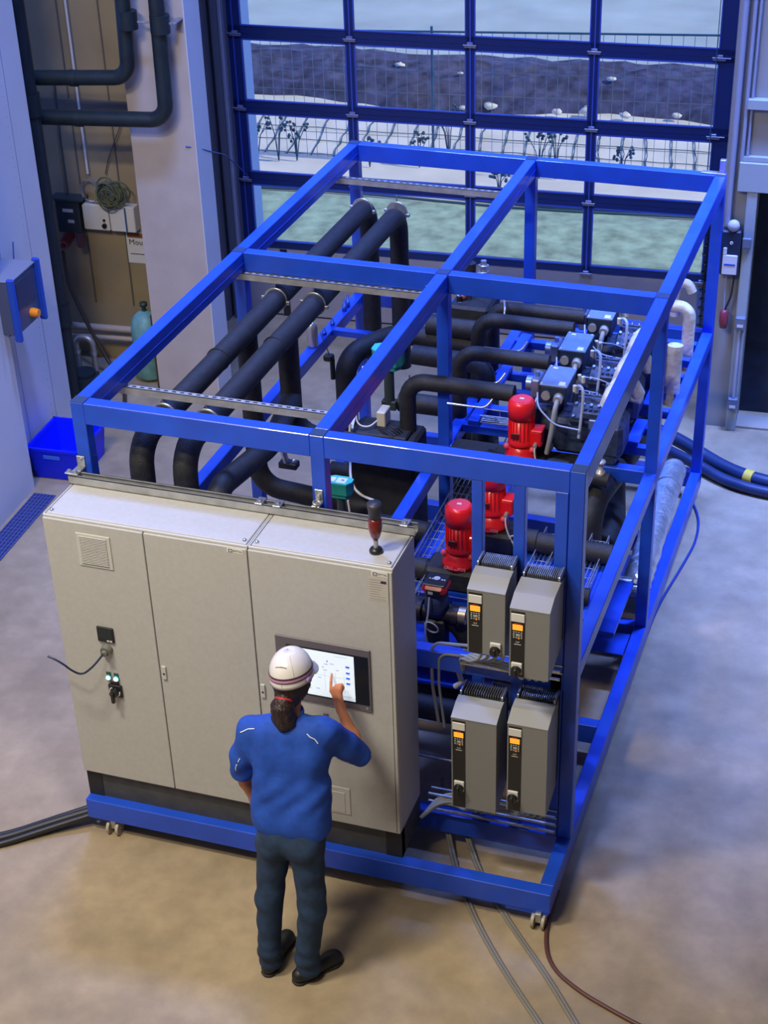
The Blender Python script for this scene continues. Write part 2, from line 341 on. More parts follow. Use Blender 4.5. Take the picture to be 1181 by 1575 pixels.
# sectional door: solid bottom panel, five glazed sections of four panes
def bar(mb, x0, x1, z0, z1, mat=0, y0=7.535, y1=7.585): mb.box(x0, x1, y0, y1, z0, z1, mat)
door = structure('door_1', MB().cbox(DX0 + 0.02, DX1 - 0.02, 7.54, 7.58, 0.012, 0.70, 0.004), PANEL)
place(door, (0, 0, 0), 'w')
structure('trim_9', MB().box(DX0, DX1, 7.54, 7.60, -0.01, 0.012).box(-1.2, -1.13, 7.53, 7.54, 0.0, 0.70).box(DX1 - 0.16, DX1 - 0.04, 7.52, 7.54, 0.02, 0.66, 1), [BLK2, mk('panel_end_cap_blue', (0.10, 0.16, 0.36), 0.5)])
WINS = []
NB = 6; RH = 0.685; Z0 = 0.723; CW = 1.1077; CX = -1.51
for k in range(NB):
    fr = MB(); z0 = Z0 + k * RH; z1 = z0 + RH
    bar(fr, DX0, DX1, z0 - 0.012, z0 + 0.055); bar(fr, DX0, DX1, z1 - 0.062, z1 - 0.016)
    xs = [CX + CW * c for c in range(5)]
    for i, x in enumerate(xs):
        a, b = (x - 0.036, x + 0.036) if 0 < i < 4 else ((DX0, x + 0.07) if i == 0 else (x - 0.03, DX1))
        bar(fr, a, b, z0, z1 - 0.016)
    bd = MB()
    for c in range(4):
        a = xs[c] + (0.07 if c == 0 else 0.036); b = xs[c + 1] - (0.03 if c == 3 else 0.036); c0 = z0 + 0.055; c1 = z1 - 0.062
        bd.box(a, b, 7.527, 7.537, c0, c0 + 0.012).box(a, b, 7.527, 7.537, c1 - 0.012, c1).box(a, a + 0.012, 7.527, 7.537, c0, c1).box(b - 0.012, b, 7.527, 7.537, c0, c1)
    for i, x in enumerate(xs[:-1]): bd.box(x - 0.006, x + 0.006, 7.528, 7.535, z0, z1 - 0.02)
    w = structure('window_%d' % (k + 1), fr, DARKG)
    WINS.append(w)
    structure('glazing_bead', bd, DBEAD, (0, 0, 0), 'w', w)
    for c in range(4):
        a = xs[c] + 0.03; b = xs[c + 1] - 0.025
        structure('pane', MB().box(a, b, 7.556, 7.562, z0 + 0.05, z1 - 0.055), GLASS, (0, 0, 0), 'w', w)
hg = []
nm = ['far left', 'second', 'middle', 'fourth', 'far right']
rowname = ['lowest', 'second lowest', 'third lowest', 'upper']
for k in range(4):
    for i in range(5):
        x = CX + CW * i + (0.02 if i == 0 else (-0.03 if i == 4 else 0)); z = Z0 + k * RH - 0.012
        m = MB(); m.cbox(x - 0.055, x + 0.055, 7.515, 7.535, z - 0.028, z - 0.004, 0.003); m.cbox(x - 0.028, x + 0.028, 7.51, 7.535, z - 0.004, z + 0.022, 0.003)
        m.cyl((x - 0.06, 7.512, z - 0.002), (x + 0.06, 7.512, z - 0.002), 0.006, n=8)
        if i in (0, 4): m.cyl((x - 0.02, 7.505, z), (x + (-0.12 if i == 0 else 0.10), 7.505, z), 0.006, n=8); 
        structure('hinge', m, mk('hinge_steel', (0.26, 0.30, 0.50), 0.4, 0.6), (0, 0, 0), 'w', WINS[k])

# ------------------------------------------------------------------ outside the door
SNOW = mk('pale_gravel_ground', (0.66, 0.64, 0.60), 0.9, 0, 0.12, 1.5, 0.3, 6)
structure('ground_outside', MB().box(-45, 45, 7.75, 70, -0.3, -0.03), SNOW)
GR = mk('pale_short_grass', (0.30, 0.42, 0.32), 0.95, 0, 0.35, 5, 0.5, 25)
g = MB(); g.box(-14, 14, 7.76, 10.95, -0.03, -0.01)
structure('ground_field', MB().box(-45, 45, 16.6, 70, -0.03, -0.005), mk('pale_teal_field', (0.40, 0.47, 0.46), 0.9, 0, 0.15, 0.8))
solo('grass_strip', g, GR, (0, 9, -0.03), 'pale short grass strip on the ground just outside the glazed door', 'grass', None, 'w', 'stuff')
# soil bank
sb = MB(); nx, ny = 90, 14; vs = []; fs = []
for j in range(ny + 1):
    for i in range(nx + 1):
        x = -16 + 30 * i / nx; v = j / ny; y = 14.45 + 2.2 * v + 0.18 * math.sin(x * 1.3) * (1 - v) + random.uniform(-.04, .04)
        z = 0.34 * math.sin(PI * min(1, v * 1.05)) ** 0.7 + random.uniform(-.04, .05) * (0 < j < ny) - 0.035
        vs.append((x, y, z))
for j in range(ny):
    for i in range(nx): a = j * (nx + 1) + i; fs.append((a, a + 1, a + nx + 2, a + nx + 1))
sb.add(vs, fs, 0, False)
solo('soil_bank', sb, mk('dark_blue_grey_soil', (0.055, 0.060, 0.13), 0.95, 0, 0.6, 6, 0.9, 12), (0, 15, -0.03), 'long bank of dark bare soil behind the wire fence outside', 'soil', None, 'w')
for i, (x, y, s) in enumerate([(0.35, 14.35, .10), (0.75, 14.42, .16), (1.25, 14.38, .11), (1.9, 14.5, .09), (-0.9, 14.3, .08), (-0.55, 14.4, .13), (0.95, 15.1, .09), (-2.0, 15.2, .10), (-1.1, 15.0, .06)]):
    b = MB(); s *= 0.75; b.ball((x, y, s * 0.3 + (0.28 if y > 14.9 else 0.03)), s, s * 0.7, s * 0.45, n=9, m=6)
    for v in b.v: v += Vector([random.uniform(-.15, .15) * s for _ in range(3)])
    where = ['at the foot of the soil bank', 'on top of the soil bank'][y > 14.9]
    solo('stone', b, mk('pale_stone', (0.68, 0.68, 0.64), 0.9), (x, y, 0), 'small pale stone lying ' + where + ', ' + ['seventh from the left', 'largest of the right group', 'right of the largest', 'furthest right', 'furthest left', 'second from the left', 'on the right half', 'on the far left half', 'near the middle'][i], 'stone', 'pale stones at the soil bank', 'w')
FENC = mk('fence_wire_grey_blue', (0.16, 0.24, 0.36), 0.5, 0.3)
ft = Thing('wire_fence', (0, 12.2, -0.03), 'tall grey wire mesh fence standing in front of the soil bank outside', 'fence', None, 'w')
fz = lambda x: 1.55 + 0.035 * (x + 2)
m = MB(); x = -5.4
while x < 4.2:
    m.cyl((x, 12.2, 0), (x, 12.2, fz(x)), 0.0035, n=5); x += 0.13
for q in (0.02, 0.2, 0.37, 0.54, 0.71, 0.88):
    m.tube([(-5.4, 12.2, fz(-5.4) * q), (4.2, 12.2, fz(4.2) * q)], 0.0035 if q > .1 else 0.007, n=5)
ft.part('wire_mesh', m, FENC)
ft.part('top_rail', MB().tube([(-5.4, 12.2, fz(-5.4)), (4.2, 12.2, fz(4.2))], 0.013, n=8), mk('fence_rail_blue', (0.02, 0.10, 0.22), 0.5))
for x in (-4.6, -0.80, 3.6): ft.part('post', MB().cyl((x, 12.21, -0.03), (x, 12.21, fz(x) + 0.06), 0.016, n=10), MATS['fence_rail_blue'])
nt2 = MB()  # dark strands laid on the ground as the fence's slanted shadow lines
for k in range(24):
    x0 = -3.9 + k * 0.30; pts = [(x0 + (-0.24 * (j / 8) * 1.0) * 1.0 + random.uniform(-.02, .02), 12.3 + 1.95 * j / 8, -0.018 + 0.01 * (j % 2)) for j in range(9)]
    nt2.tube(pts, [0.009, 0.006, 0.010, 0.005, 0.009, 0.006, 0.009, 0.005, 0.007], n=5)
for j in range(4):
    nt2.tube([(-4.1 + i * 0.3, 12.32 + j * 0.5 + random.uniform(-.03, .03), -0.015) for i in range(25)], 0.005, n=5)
solo('fence_shadow_strands', nt2, mk('fence_shadow_dark', (0.02, 0.07, 0.10), 0.8), (0, 13, -0.03), 'dark strands standing in for the fence shadow on the pale ground', 'fence_shadow', None, 'w')
WEED = mk('dark_dry_weed', (0.03, 0.09, 0.17), 0.9)
wd = [(-3.0, 12.02, .55), (-2.72, 12.0, .62), (-2.5, 12.05, .45), (-1.55, 12.0, .35), (-0.62, 12.3, .75), (-0.95, 12.1, .4), (0.55, 12.0, .62), (0.75, 12.02, .7), (1.5, 12.4, .3), (0.2, 11.35, .3)]
wl_ = ['leftmost dry weed', 'tall dry weed second from the left', 'dry weed third from the left', 'short dry weed left of centre', 'tall single-headed dry weed in the middle pane', 'short dry weed in the middle pane', 'leaning dry weed in the third pane', 'tallest leaning dry weed in the third pane', 'small dry weed furthest right', 'low bushy dry weed nearest the door']
for (x, y, h), l in zip(wd, wl_):
    b = MB()
    for k in range(5):
        a = random.uniform(-.35, .35) * h; c = random.uniform(-.2, .2) * h
        tip = (x + a, y + c, h * random.uniform(.7, 1)); b.tube([(x, y, -0.02), (x + a * .3, y + c * .3, h * .5), tip], [0.008, 0.006, 0.004], n=5)
        for q in range(4): b.ball((tip[0] + random.uniform(-.03, .03), tip[1], tip[2] + random.uniform(-.08, .02)), 0.02, n=6, m=4)
    solo('dry_weed', b, WEED, (x, y, -0.03), l + ' growing on the pale ground outside', 'weed', 'dry weeds outside the door', 'w')
for i, (y, r, d) in enumerate([(11.35, .022, 'thin dark cable'), (11.12, .035, 'thick dark pipe'), (10.98, .018, 'second thin dark cable')]):
    pts = [(-6 + k * 0.8, y + 0.06 * math.sin(k * 1.1 + i), 0.0) for k in range(14)]
    solo('ground_pipe', MB().tube(pts, r, n=8), mk('dark_outdoor_pipe', (0.03, 0.09, 0.16), 0.6), (0, y, -0.03), d + ' lying along the far edge of the grass outside', 'pipe', 'cables and pipes along the grass edge', 'w')
structure('trim_10', MB().box(-2.4, -1.56, 7.9, 8.12, -0.03, 5.2), mk('outer_column_pale', (0.80, 0.84, 0.80), 0.7))

# ------------------------------------------------------------------ left side: bin, drain, control panel
t = Thing('storage_bin', (-2.05, 4.2, 0), 'bright blue open plastic bin on the floor against the white wall', 'bin', None, 'w')
def open_bin(mb, x0, x1, y0, y1, h, tp, th):
    mb.box(x0 + tp, x1 - tp, y0 + tp, y1 - tp, 0.002, 0.012)
    for (a0, a1, b0, b1) in ((x0, x1, y0, y0 + th), (x0, x1, y1 - th, y1), (x0, x0 + th, y0, y1), (x1 - th, x1, y0, y1)):
        ix = lambda v: v + tp * (1 if v < (x0 + x1) / 2 else -1); iy = lambda v: v + tp * (1 if v < (y0 + y1) / 2 else -1)
        mb.add([(ix(a0), iy(b0), 0.002), (ix(a1), iy(b0), 0.002), (ix(a1), iy(b1), 0.002), (ix(a0), iy(b1), 0.002), (a0, b0, h), (a1, b0, h), (a1, b1, h), (a0, b1, h)],
               [(0, 3, 2, 1), (4, 5, 6, 7), (0, 1, 5, 4), (1, 2, 6, 5), (2, 3, 7, 6), (3, 0, 4, 7)])
open_bin(b := MB(), -2.255, -1.80, 3.96, 4.50, 0.28, 0.025, 0.012); t.part('tub', b, BIN)
b = MB(); b.box(-2.27, -1.785, 3.945, 3.965, 0.27, 0.295).box(-2.27, -1.785, 4.495, 4.515, 0.27, 0.295).box(-2.27, -2.25, 3.945, 4.515, 0.27, 0.295).box(-1.805, -1.785, 3.945, 4.515, 0.27, 0.295); t.part('rim', b, BIN)
t.part('handle_slot', MB().cbox(-2.12, -1.97, 3.952, 3.962, 0.20, 0.235, 0.004), mk('light_blue_plastic', (0.03, 0.14, 0.9), 0.4))
b = MB(); b.box(-2.12, -1.93, -3, 3.72, 0.001, 0.004, 1)
for k in range(7): b.box(-2.12 + k * 0.0305, -2.113 + k * 0.0305, -3, 3.72, 0.004, 0.012)
for k in range(120): b.box(-2.12, -1.93, 3.712 - k * 0.05, 3.717 - k * 0.05, 0.004, 0.0115)
solo('floor_drain_grate', b, [mk('grate_bar_blue', (0.10, 0.14, 0.42), 0.5, 0.4), mk('drain_channel_dark_blue', (0.02, 0.03, 0.12), 0.7)], (-2.03, 2, 0), 'long blue-grey steel drain grate in the floor along the white wall', 'grate', None, 'w')
# control box
Z = 0.0
PY = 0.10
t = Thing('wall_control_panel', (-2.3, 3.95, 1.35), 'small grey operator panel with blue side handles and orange knob on the white wall', 'control panel', None, 'w')
t.part('housing', MB().cbox(-2.30, -2.03, 3.62 + PY, 4.03 + PY, 1.42, 1.86, 0.008), mk('control_box_blue_grey', (0.09, 0.11, 0.20), 0.4, 0.3))
t.part('lid', MB().cbox(-2.295, -2.02, 3.61 + PY, 4.04 + PY, 1.86, 1.875, 0.004), mk('control_box_lid', (0.30, 0.32, 0.40), 0.4, 0.4))
for y in (3.585, 4.03): t.part('side_handle', MB().cbox(-2.05, -1.985, y + PY, y + 0.035 + PY, 1.38, 1.90, 0.012), mk('handle_blue', (0.01, 0.06, 0.45), 0.4))
t.part('screen', MB().cbox(-2.032, -2.022, 3.68 + PY, 3.97 + PY, 1.60, 1.83, 0.003), mk('dark_blue_screen', (0.015, 0.035, 0.10), 0.15))
kb = MB(); kb.cyl((-2.03, 3.98, 1.51), (-1.985, 3.98, 1.51), 0.036); kb.cyl((-1.985, 3.98, 1.51), (-1.965, 3.98, 1.51), 0.030)
t.part('knob', kb, ORB)
t.part('bracket', MB().cbox(-2.30, -2.22, 3.70 + PY, 3.90 + PY, 1.30, 1.42, 0.006), MATS['control_box_blue_grey'])
t.part('cable', MB().tube([(-2.2, 3.84, 1.42), (-2.19, 3.84, 1.30), (-2.22, 3.86, 1.22), (-2.24, 3.83, 1.15), (-2.28, 3.83, 1.05)], 0.012, n=8, bend=0.05), mk('thin_blue_cable', (0.03, 0.08, 0.32), 0.5))
t.part('cable', MB().tube([(-2.2, 4.13, 1.62), (-2.20, 4.18, 1.60), (-2.25, 4.22, 1.75), (-2.27, 4.30, 1.95)], 0.006, n=6, bend=0.05), MATS['thin_blue_cable'])

# niche: pipes, sockets, cables
def solo_tube(name, pts, r, mat, label, cat, bend=0.1, fr='w', n=18, group=None, extra=None):
    b = MB().tube(pts, r, n=n, bend=bend)
    if extra: extra(b)
    return solo(name, b, mat, pts[0], label, cat, group, fr)
def cuffs(*c):
    def f(b):
        for p, q, r in c: b.cyl(p, q, r, n=18)
    return f
solo_tube('heating_pipe', [(-2.75, 5.5, 2.87), (-1.665, 5.5, 2.93), (-1.60, 5.5, 5.0)], 0.062, TEALP, 'upper dark pipe turning up at the pilaster, inner one of the pair', 'pipe', 0.13,
          extra=cuffs(((-1.62, 5.5, 3.32), (-1.618, 5.5, 3.46), 0.078), ((-2.18, 5.5, 2.90), (-2.12, 5.5, 2.90), 0.068)), group='dark pipes above the wall niche')
solo_tube('heating_pipe', [(-2.75, 5.5, 2.55), (-1.375, 5.5, 2.60), (-1.34, 5.5, 5.0)], 0.064, TEALP, 'lower dark pipe turning up in front of the pilaster, outer one of the pair', 'pipe', 0.14,
          extra=cuffs(((-1.35, 5.5, 3.30), (-1.348, 5.5, 3.44), 0.080), ((-2.18, 5.5, 2.57), (-2.12, 5.5, 2.57), 0.070)), group='dark pipes above the wall niche')
solo('pipe_clamp', MB().cbox(-1.54, -1.40, 5.49, 5.51, 3.37, 3.385, 0.002).cbox(-1.27, -1.22, 5.49, 5.67, 3.37, 3.385, 0.002), STEEL, (-1.4, 5.5, 3.37), 'short steel clamp bar joining the two dark pipes to the pilaster', 'clamp', None, 'w')
solo_tube('drain_pipe', [(-2.50, 5.35, 0.0), (-2.50, 5.35, 5.0)], 0.075, TEALP, 'thick dark vertical pipe beside the edge of the white wall', 'pipe', None,
          extra=cuffs(((-2.5, 5.35, 2.62), (-2.5, 5.35, 2.80), 0.09), ((-2.5, 5.35, 0.75), (-2.5, 5.35, 0.95), 0.09)))
solo_tube('cable_conduit', [(-2.50, 6.24, 1.82), (-2.50, 6.24, 5.0)], 0.011, mk('white_conduit', (0.66, 0.64, 0.60), 0.4), 'thin white vertical conduit on the niche wall above the sockets', 'conduit', None)
t = Thing('switch_box', (-2.70, 6.3, 1.28), 'dark switch box with red round socket on the niche wall, left of the white box', 'switch box', None, 'w')
t.part('housing', MB().cbox(-2.83, -2.60, 6.17, 6.3, 1.27, 1.58, 0.008), mk('switch_box_dark', (0.035, 0.05, 0.055), 0.4))
t.part('roof_plate', MB().cbox(-2.87, -2.55, 6.14, 6.3, 1.58, 1.60, 0.003), MATS['switch_box_dark'])
t.part('rating_plate', MB().box(-2.76, -2.66, 6.166, 6.171, 1.47, 1.50).box(-2.72, -2.66, 6.166, 6.171, 1.37, 1.40), WHT)
b = MB(); b.cyl((-2.74, 6.2, 1.24), (-2.74, 6.06, 1.20), 0.055, 0.05); t.part('red_socket', b, mk('dull_red_plastic', (0.20, 0.035, 0.04), 0.5))
b = MB(); b.torus((-2.74, 6.055, 1.198), 0.036, 0.012, (0, 1, 0.25)); t.part('socket_ring', b, mk('dull_pink_plastic', (0.36, 0.12, 0.12), 0.5))
t.part('second_socket', MB().cyl((-2.63, 6.2, 1.24), (-2.58, 6.08, 1.20), 0.045, 0.035), mk('dark_violet_plastic', (0.10, 0.04, 0.07), 0.5))
t = Thing('socket_box', (-2.35, 6.3, 1.30), 'white double electrical box on the niche wall under the green cable coil', 'electrical box', None, 'w')
t.part('housing', MB().cbox(-2.58, -2.33, 6.19, 6.3, 1.31, 1.55, 0.008), WHT); t.part('housing', MB().cbox(-2.32, -2.08, 6.19, 6.3, 1.31, 1.55, 0.008), WHT)
t.part('black_knob', MB().cyl((-2.375, 6.19, 1.36), (-2.375, 6.17, 1.36), 0.022).cyl((-2.375, 6.19, 1.41), (-2.375, 6.18, 1.41), 0.012), BLK2)
t.part('hinge_strip', MB().box(-2.17, -2.155, 6.185, 6.19, 1.32, 1.54), mk('blue_strip', (0.03, 0.09, 0.25), 0.5))
b = MB()
for k in range(13):
    a = random.uniform(-.25, .25); b.torus((-2.26 + random.uniform(-.07, .09), 6.17 + random.uniform(-.04, .03), 1.66 + random.uniform(-.03, .05)), random.uniform(.06, .12), 0.008, (a, 1, random.uniform(-.3, .3)), n=20, m=6)
solo('cable_coil', b, mk('olive_green_cable', (0.10, 0.12, 0.06), 0.6), (-2.26, 6.2, 1.6), 'bundle of coiled olive green cable on top of the white electrical box', 'cable coil', None, 'w')
b = MB()
for k in range(4): b.torus((-2.50 + k * 0.014, 6.22, 1.66), 0.10 + k * 0.006, 0.004, (0.2, 1, 0), n=20, m=6)
solo('cable_coil', b, mk('grey_wall_cable', (0.22, 0.21, 0.19), 0.6), (-2.5, 6.22, 1.6), 'thin grey cable loop hanging left of the green coil', 'cable coil', None, 'w')
t = Thing('wall_notice', (-2.12, 6.3, 1.1), 'white paper notice with brown bar below the white electrical box', 'sign', None, 'w')
t.part('sheet', MB().box(-2.235, -1.90, 6.290, 6.296, 0.98, 1.275), WHT)
t.part('brown_bar', MB().box(-2.215, -1.90, 6.287, 6.290, 1.225, 1.27), BROWN)
t.part('lettering', text_mb('Mousefalle', 0.075, front_at(-2.045, 6.288, 1.18)), INK)
t.part('small_print', MB().box(-2.20, -1.95, 6.288, 6.290, 1.065, 1.072), INK)
solo_tube('supply_cable', [(-2.76, 6.06, 1.14), (-2.74, 6.02, 0.86), (-2.55, 5.95, 0.45), (-2.35, 5.9, 0.10), (-2.1, 5.6, 0.03), (-1.9, 5.1, 0.02)], 0.018, mk('dark_brown_cable', (0.05, 0.035, 0.02), 0.5), 'dark brown cable hanging from the red socket down to the floor', 'cable', 0.15, n=10)
solo_tube('wall_cable', [(-2.72, 6.24, 1.6), (-2.72, 6.24, 2.1), (-2.70, 6.24, 2.7)], 0.009, mk('dark_wall_cable', (0.06, 0.06, 0.055), 0.6), 'dark cable rising from the switch box up the niche wall', 'cable', 0.05, n=8)
solo_tube('wall_cable', [(-2.34, 6.26, 1.82), (-2.30, 6.26, 1.95), (-2.10, 6.26, 2.35)], 0.005, MATS['dark_wall_cable'], 'thin dark slanting cable above the green coil', 'cable', 0.05, n=6)
# low pipes, valve, gas bottle in the niche
for i, (z, l) in enumerate([(0.335, 'upper'), (0.24, 'lower')]):
    solo_tube('wall_pipe', [(-3.3, 6.18, z), (-2.10, 6.18, z + 0.02)], 0.034 - 0.008 * i, mk('beige_pipe', (0.42, 0.34, 0.26), 0.5), l + ' of the two beige horizontal pipes low on the niche wall', 'pipe', None, group='beige pipes low in the niche')
t = Thing('shut_off_valve', (-2.45, 5.6, 0), 'dark valve with steel U-shaped pipe standing in the niche behind the blue frame', 'valve', None, 'w')
t.part('u_pipe', MB().tube([(-2.52, 5.6, 0.10), (-2.52, 5.6, 0.52), (-2.36, 5.6, 0.52), (-2.36, 5.6, 0.10)], 0.026, n=12, bend=0.07), mk('dull_steel_pipe', (0.34, 0.31, 0.27), 0.4, 0.5))
t.part('body', MB().cyl((-2.44, 5.5, 0.0), (-2.44, 5.5, 0.20), 0.14).cyl((-2.44, 5.5, 0.2), (-2.44, 5.5, 0.23), 0.11), TEALP)
[t.part('nut', MB().cyl((q, 5.6, 0.36), (q, 5.6, 0.39), 0.034, n=6), STEEL) for q in (-2.52, -2.36)]
t = Thing('gas_bottle', (-1.98, 5.95, 0), 'pale teal gas bottle standing beside the pilaster behind the blue frame', 'gas bottle', None, 'w')
t.part('cylinder', MB().lathe([(0.02, 0.02), (0.12, 0.02), (0.14, 0.05), (0.14, 0.50), (0.12, 0.60), (0.06, 0.66), (0.02, 0.67)], (-1.98, 5.95, 0)), GREEND)
t.part('valve', MB().lathe([(0.02, 0), (0.02, 0.05), (0.035, 0.05), (0.035, 0.08), (0.0, 0.08)], (-1.98, 5.95, 0.67)), mk('dark_green_valve', (0.03, 0.05, 0.03), 0.5))
solo('timber_post', MB().cbox(-1.84, -1.79, 5.75, 5.83, 0, 0.72, 0.004), mk('dark_brown_timber', (0.07, 0.045, 0.03), 0.7), (-1.8, 5.8, 0), 'short dark brown timber standing against the pilaster side', 'timber', None, 'w')
solo('small_can', MB().lathe([(0.0, 0.0), (0.035, 0.0), (0.035, 0.10), (0.0, 0.102)], (-1.52, 4.75, 0)), mk('cream_can_lid', (0.70, 0.62, 0.46), 0.5), (-1.52, 4.75, 0), 'small cream lidded can on the floor behind the front left beam', 'can', None, 'w')
solo_tube('door_cable', [(-1.30, 5.663, 2.33), (-1.22, 5.663, 2.33), (-1.20, 6.0, 2.18), (-1.33, 6.6, 1.95), (-1.448, 7.0, 1.78), (-1.463, 7.50, 1.44)], 0.0055, MATS['thin_blue_cable'], 'thin blue cable running from the pilaster to the left door guide', 'cable', 0.15, n=6)

# right of the door: operator box, plug, conduit with clips, yellow-taped hose
t = Thing('door_control_box', (3.22, 6.08, 1.45), 'dark and white door control box on the right wall beside the door guide', 'control box', None, 'w')
t.part('housing', MB().cbox(3.13, 3.29, 5.98, 6.08, 1.44, 1.82, 0.012), mk('door_operator_black', (0.015, 0.025, 0.06), 0.35))
t.part('white_cover', MB().cbox(3.155, 3.275, 5.965, 5.98, 1.45, 1.62, 0.006).cbox(3.155, 3.185, 5.965, 5.98, 1.62, 1.68, 0.004), mk('white_cover_blueish', (0.55, 0.58, 0.66), 0.4))
t.part('print_bar', MB().box(3.17, 3.26, 5.962, 5.965, 1.53, 1.545), BINK)
t.part('button', MB().torus((3.215, 5.978, 1.72), 0.010, 0.004, (0, 1, 0), n=12, m=6), WHT)
t.part('cable_gland', MB().ball((3.22, 6.0, 1.86), 0.05, 0.04, 0.05), mk('pale_gland', (0.50, 0.50, 0.56), 0.5))
solo_tube('vertical_duct', [(3.165, 6.03, 1.86), (3.165, 6.03, 5.0)], 0.022, mk('pale_blue_duct', (0.26, 0.30, 0.44), 0.5), 'left of three pale vertical ducts above the door control box', 'duct', None, group='vertical ducts on the right wall')
solo_tube('vertical_duct', [(3.235, 6.04, 2.36), (3.235, 6.04, 5.0)], 0.014, MATS['pale_blue_duct'], 'middle of three pale vertical ducts above the door control box', 'duct', None, group='vertical ducts on the right wall')
solo_tube('vertical_duct', [(3.275, 6.05, 2.36), (3.275, 6.05, 5.0)], 0.010, MATS['pale_blue_duct'], 'right and thinnest of three vertical ducts above the door control box', 'duct', None, group='vertical ducts on the right wall')
t = Thing('hanging_plug', (3.20, 6.02, 0.95), 'red and dark power plug hanging below the door control box', 'plug', None, 'w')
t.part('plug_body', MB().lathe([(0.0, 0), (0.03, 0.01), (0.038, 0.06), (0.036, 0.15), (0.02, 0.17), (0.0, 0.17)], (3.205, 6.0, 0.96)), mk('dark_red_plug', (0.20, 0.03, 0.05), 0.4))
t.part('cable', MB().tube([(3.205, 6.0, 1.12), (3.25, 6.0, 1.25), (3.26, 6.02, 1.44)], 0.009, n=8, bend=0.05), RUB)
t.part('cable', MB().tube([(3.20, 6.0, 1.12), (3.195, 6.0, 1.30), (3.195, 6.02, 1.44)], 0.007, n=8), MATS['pale_blue_duct'])
t = Thing('wall_conduit', (3.33, 6.02, 0.27), 'pale vertical conduit with a small box at each end on the right wall', 'conduit', None, 'w')
t.part('conduit', MB().cyl((3.345, 6.0, 0.98), (3.345, 6.0, 0.33), 0.013), mk('pale_conduit', (0.36, 0.38, 0.50), 0.4))
for z in (1.02, 0.27): t.part('end_box', MB().cbox(3.305, 3.385, 5.97, 6.02, z - 0.055, z + 0.055, 0.005), mk('conduit_box_blue_grey', (0.14, 0.17, 0.24), 0.5)); t.part('end_label', MB().box(3.32, 3.37, 5.966, 5.97, z - 0.028, z - 0.004), MATS['white_cover_blueish'])
solo('wall_junction_box', MB().cbox(3.30, 3.37, 5.99, 6.02, 1.68, 1.76, 0.004), MATS['conduit_box_blue_grey'], (3.33, 6.0, 1.7), 'small blue-grey box on the door frame right of the control box', 'electrical box', None, 'w')
b = MB(); 
for k in range(15): b.torus((DX1 - 0.11 + 0.01 * (k % 2), 7.47, 0.30 + 0.055 * k * 1.6), 0.028, 0.006, (0.3, 0, 1), n=12, m=5)
b.tube([(DX1 - 0.11, 7.47, 0.25), (DX1 - 0.10, 7.47, 1.65)], 0.006, n=6)
solo('spiral_cable', b, BLK2, (DX1 - 0.11, 7.47, 0.3), 'black spiral cable hanging at the right edge of the glazed door', 'cable', None, 'w')
b = MB(); b.tube([(DX1 - 0.155, 7.49, 1.6), (DX1 - 0.15, 7.49, 5.0)], 0.004, n=6)
solo('door_rope', b, mk('teal_rope', (0.03, 0.12, 0.20), 0.6), (DX1 - 0.15, 7.49, 1.6), 'thin vertical pull cord in front of the right panes of the door', 'cord', None, 'w')
hs = [[(2.35, 5.55, 0.30), (2.6, 5.60, 0.18), (2.78, 5.62, 0.075), (3.05, 5.42, 0.062), (3.35, 5.30, 0.062), (4.2, 5.28, 0.062)], [(2.30, 5.30, 0.34), (2.6, 5.40, 0.16), (2.80, 5.44, 0.058), (3.05, 5.25, 0.050), (3.35, 5.16, 0.050), (4.2, 5.12, 0.050)]]
for i, h in enumerate(hs):
    t = Thing('floor_hose', h[2], ('upper' if i == 0 else 'lower') + ' of two dark blue floor hoses at right' + (', with yellow tape' if i == 0 else ''), 'hose', 'dark blue hoses behind the machine')
    t.part('hose', MB().tube(h, 0.058 if i == 0 else 0.046, n=16, bend=0.25), mk('dark_blue_hose', (0.012, 0.03, 0.10), 0.45))
    if i == 0: t.part('yellow_tape', MB().cyl((3.20, 5.355, 0.062), (3.27, 5.33, 0.062), 0.063), YEL)
# ------------------------------------------------------------------ the blue machine frame
XR = 2.884; YF = 0.485; YM = 2.723; YB = 5.042; ZT = 2.693; ZB0 = 0.11; ZB1 = 0.253; ZM = 1.47; S = 0.08; H = 0.13
fr = Thing('machine_frame', (1.44, 2.5, 0.0), 'large blue painted steel frame standing on casters in the middle of the hall', 'frame')
def beam(name, x0, x1, y0, y1, z0, z1, lab=None): return fr.part(name, MB().cbox(x0, x1, y0, y1, z0, z1, 0.004), BLUE, None, lab)
# base
beam('base_beam', 0, XR, 0, S, ZB0, ZB1); beam('base_beam', 0, XR, YB - S, YB, ZB0, ZB1)
beam('base_beam', 0, S, S, YB - S, ZB0, ZB1); beam('base_beam', XR - S, XR, S, YB - S, ZB0, ZB1)
for y in (YF, 1.55, YM, 3.9): beam('base_crossbeam', S, XR - S, y, y + S, ZB0, ZB1)
beam('base_beam', 1.40, 1.48, S, YB - S, ZB0, ZB1 - 0.01)
fr.part('corner_plate', MB().cbox(0.02, 0.28, 0.02, 0.09, 0.095, 0.112, 0.003), BLUE); fr.part('corner_plate', MB().cbox(XR - 0.26, XR - 0.01, 0.005, 0.09, 0.085, 0.112, 0.003), BLUE)
# posts
for x in (0, 1.40, XR - S):
    for y in (YF, YM, YB - S):
        z0 = ZB1
        p = fr.part('post', MB().cbox(x, x + S, y, y + S, z0, ZT, 0.004), BLUE)
        fr.part('post_cap', MB().box(x + 0.001, x + S - 0.001, y + 0.001, y + S - 0.001, ZT, ZT + 0.002), CAP, p)
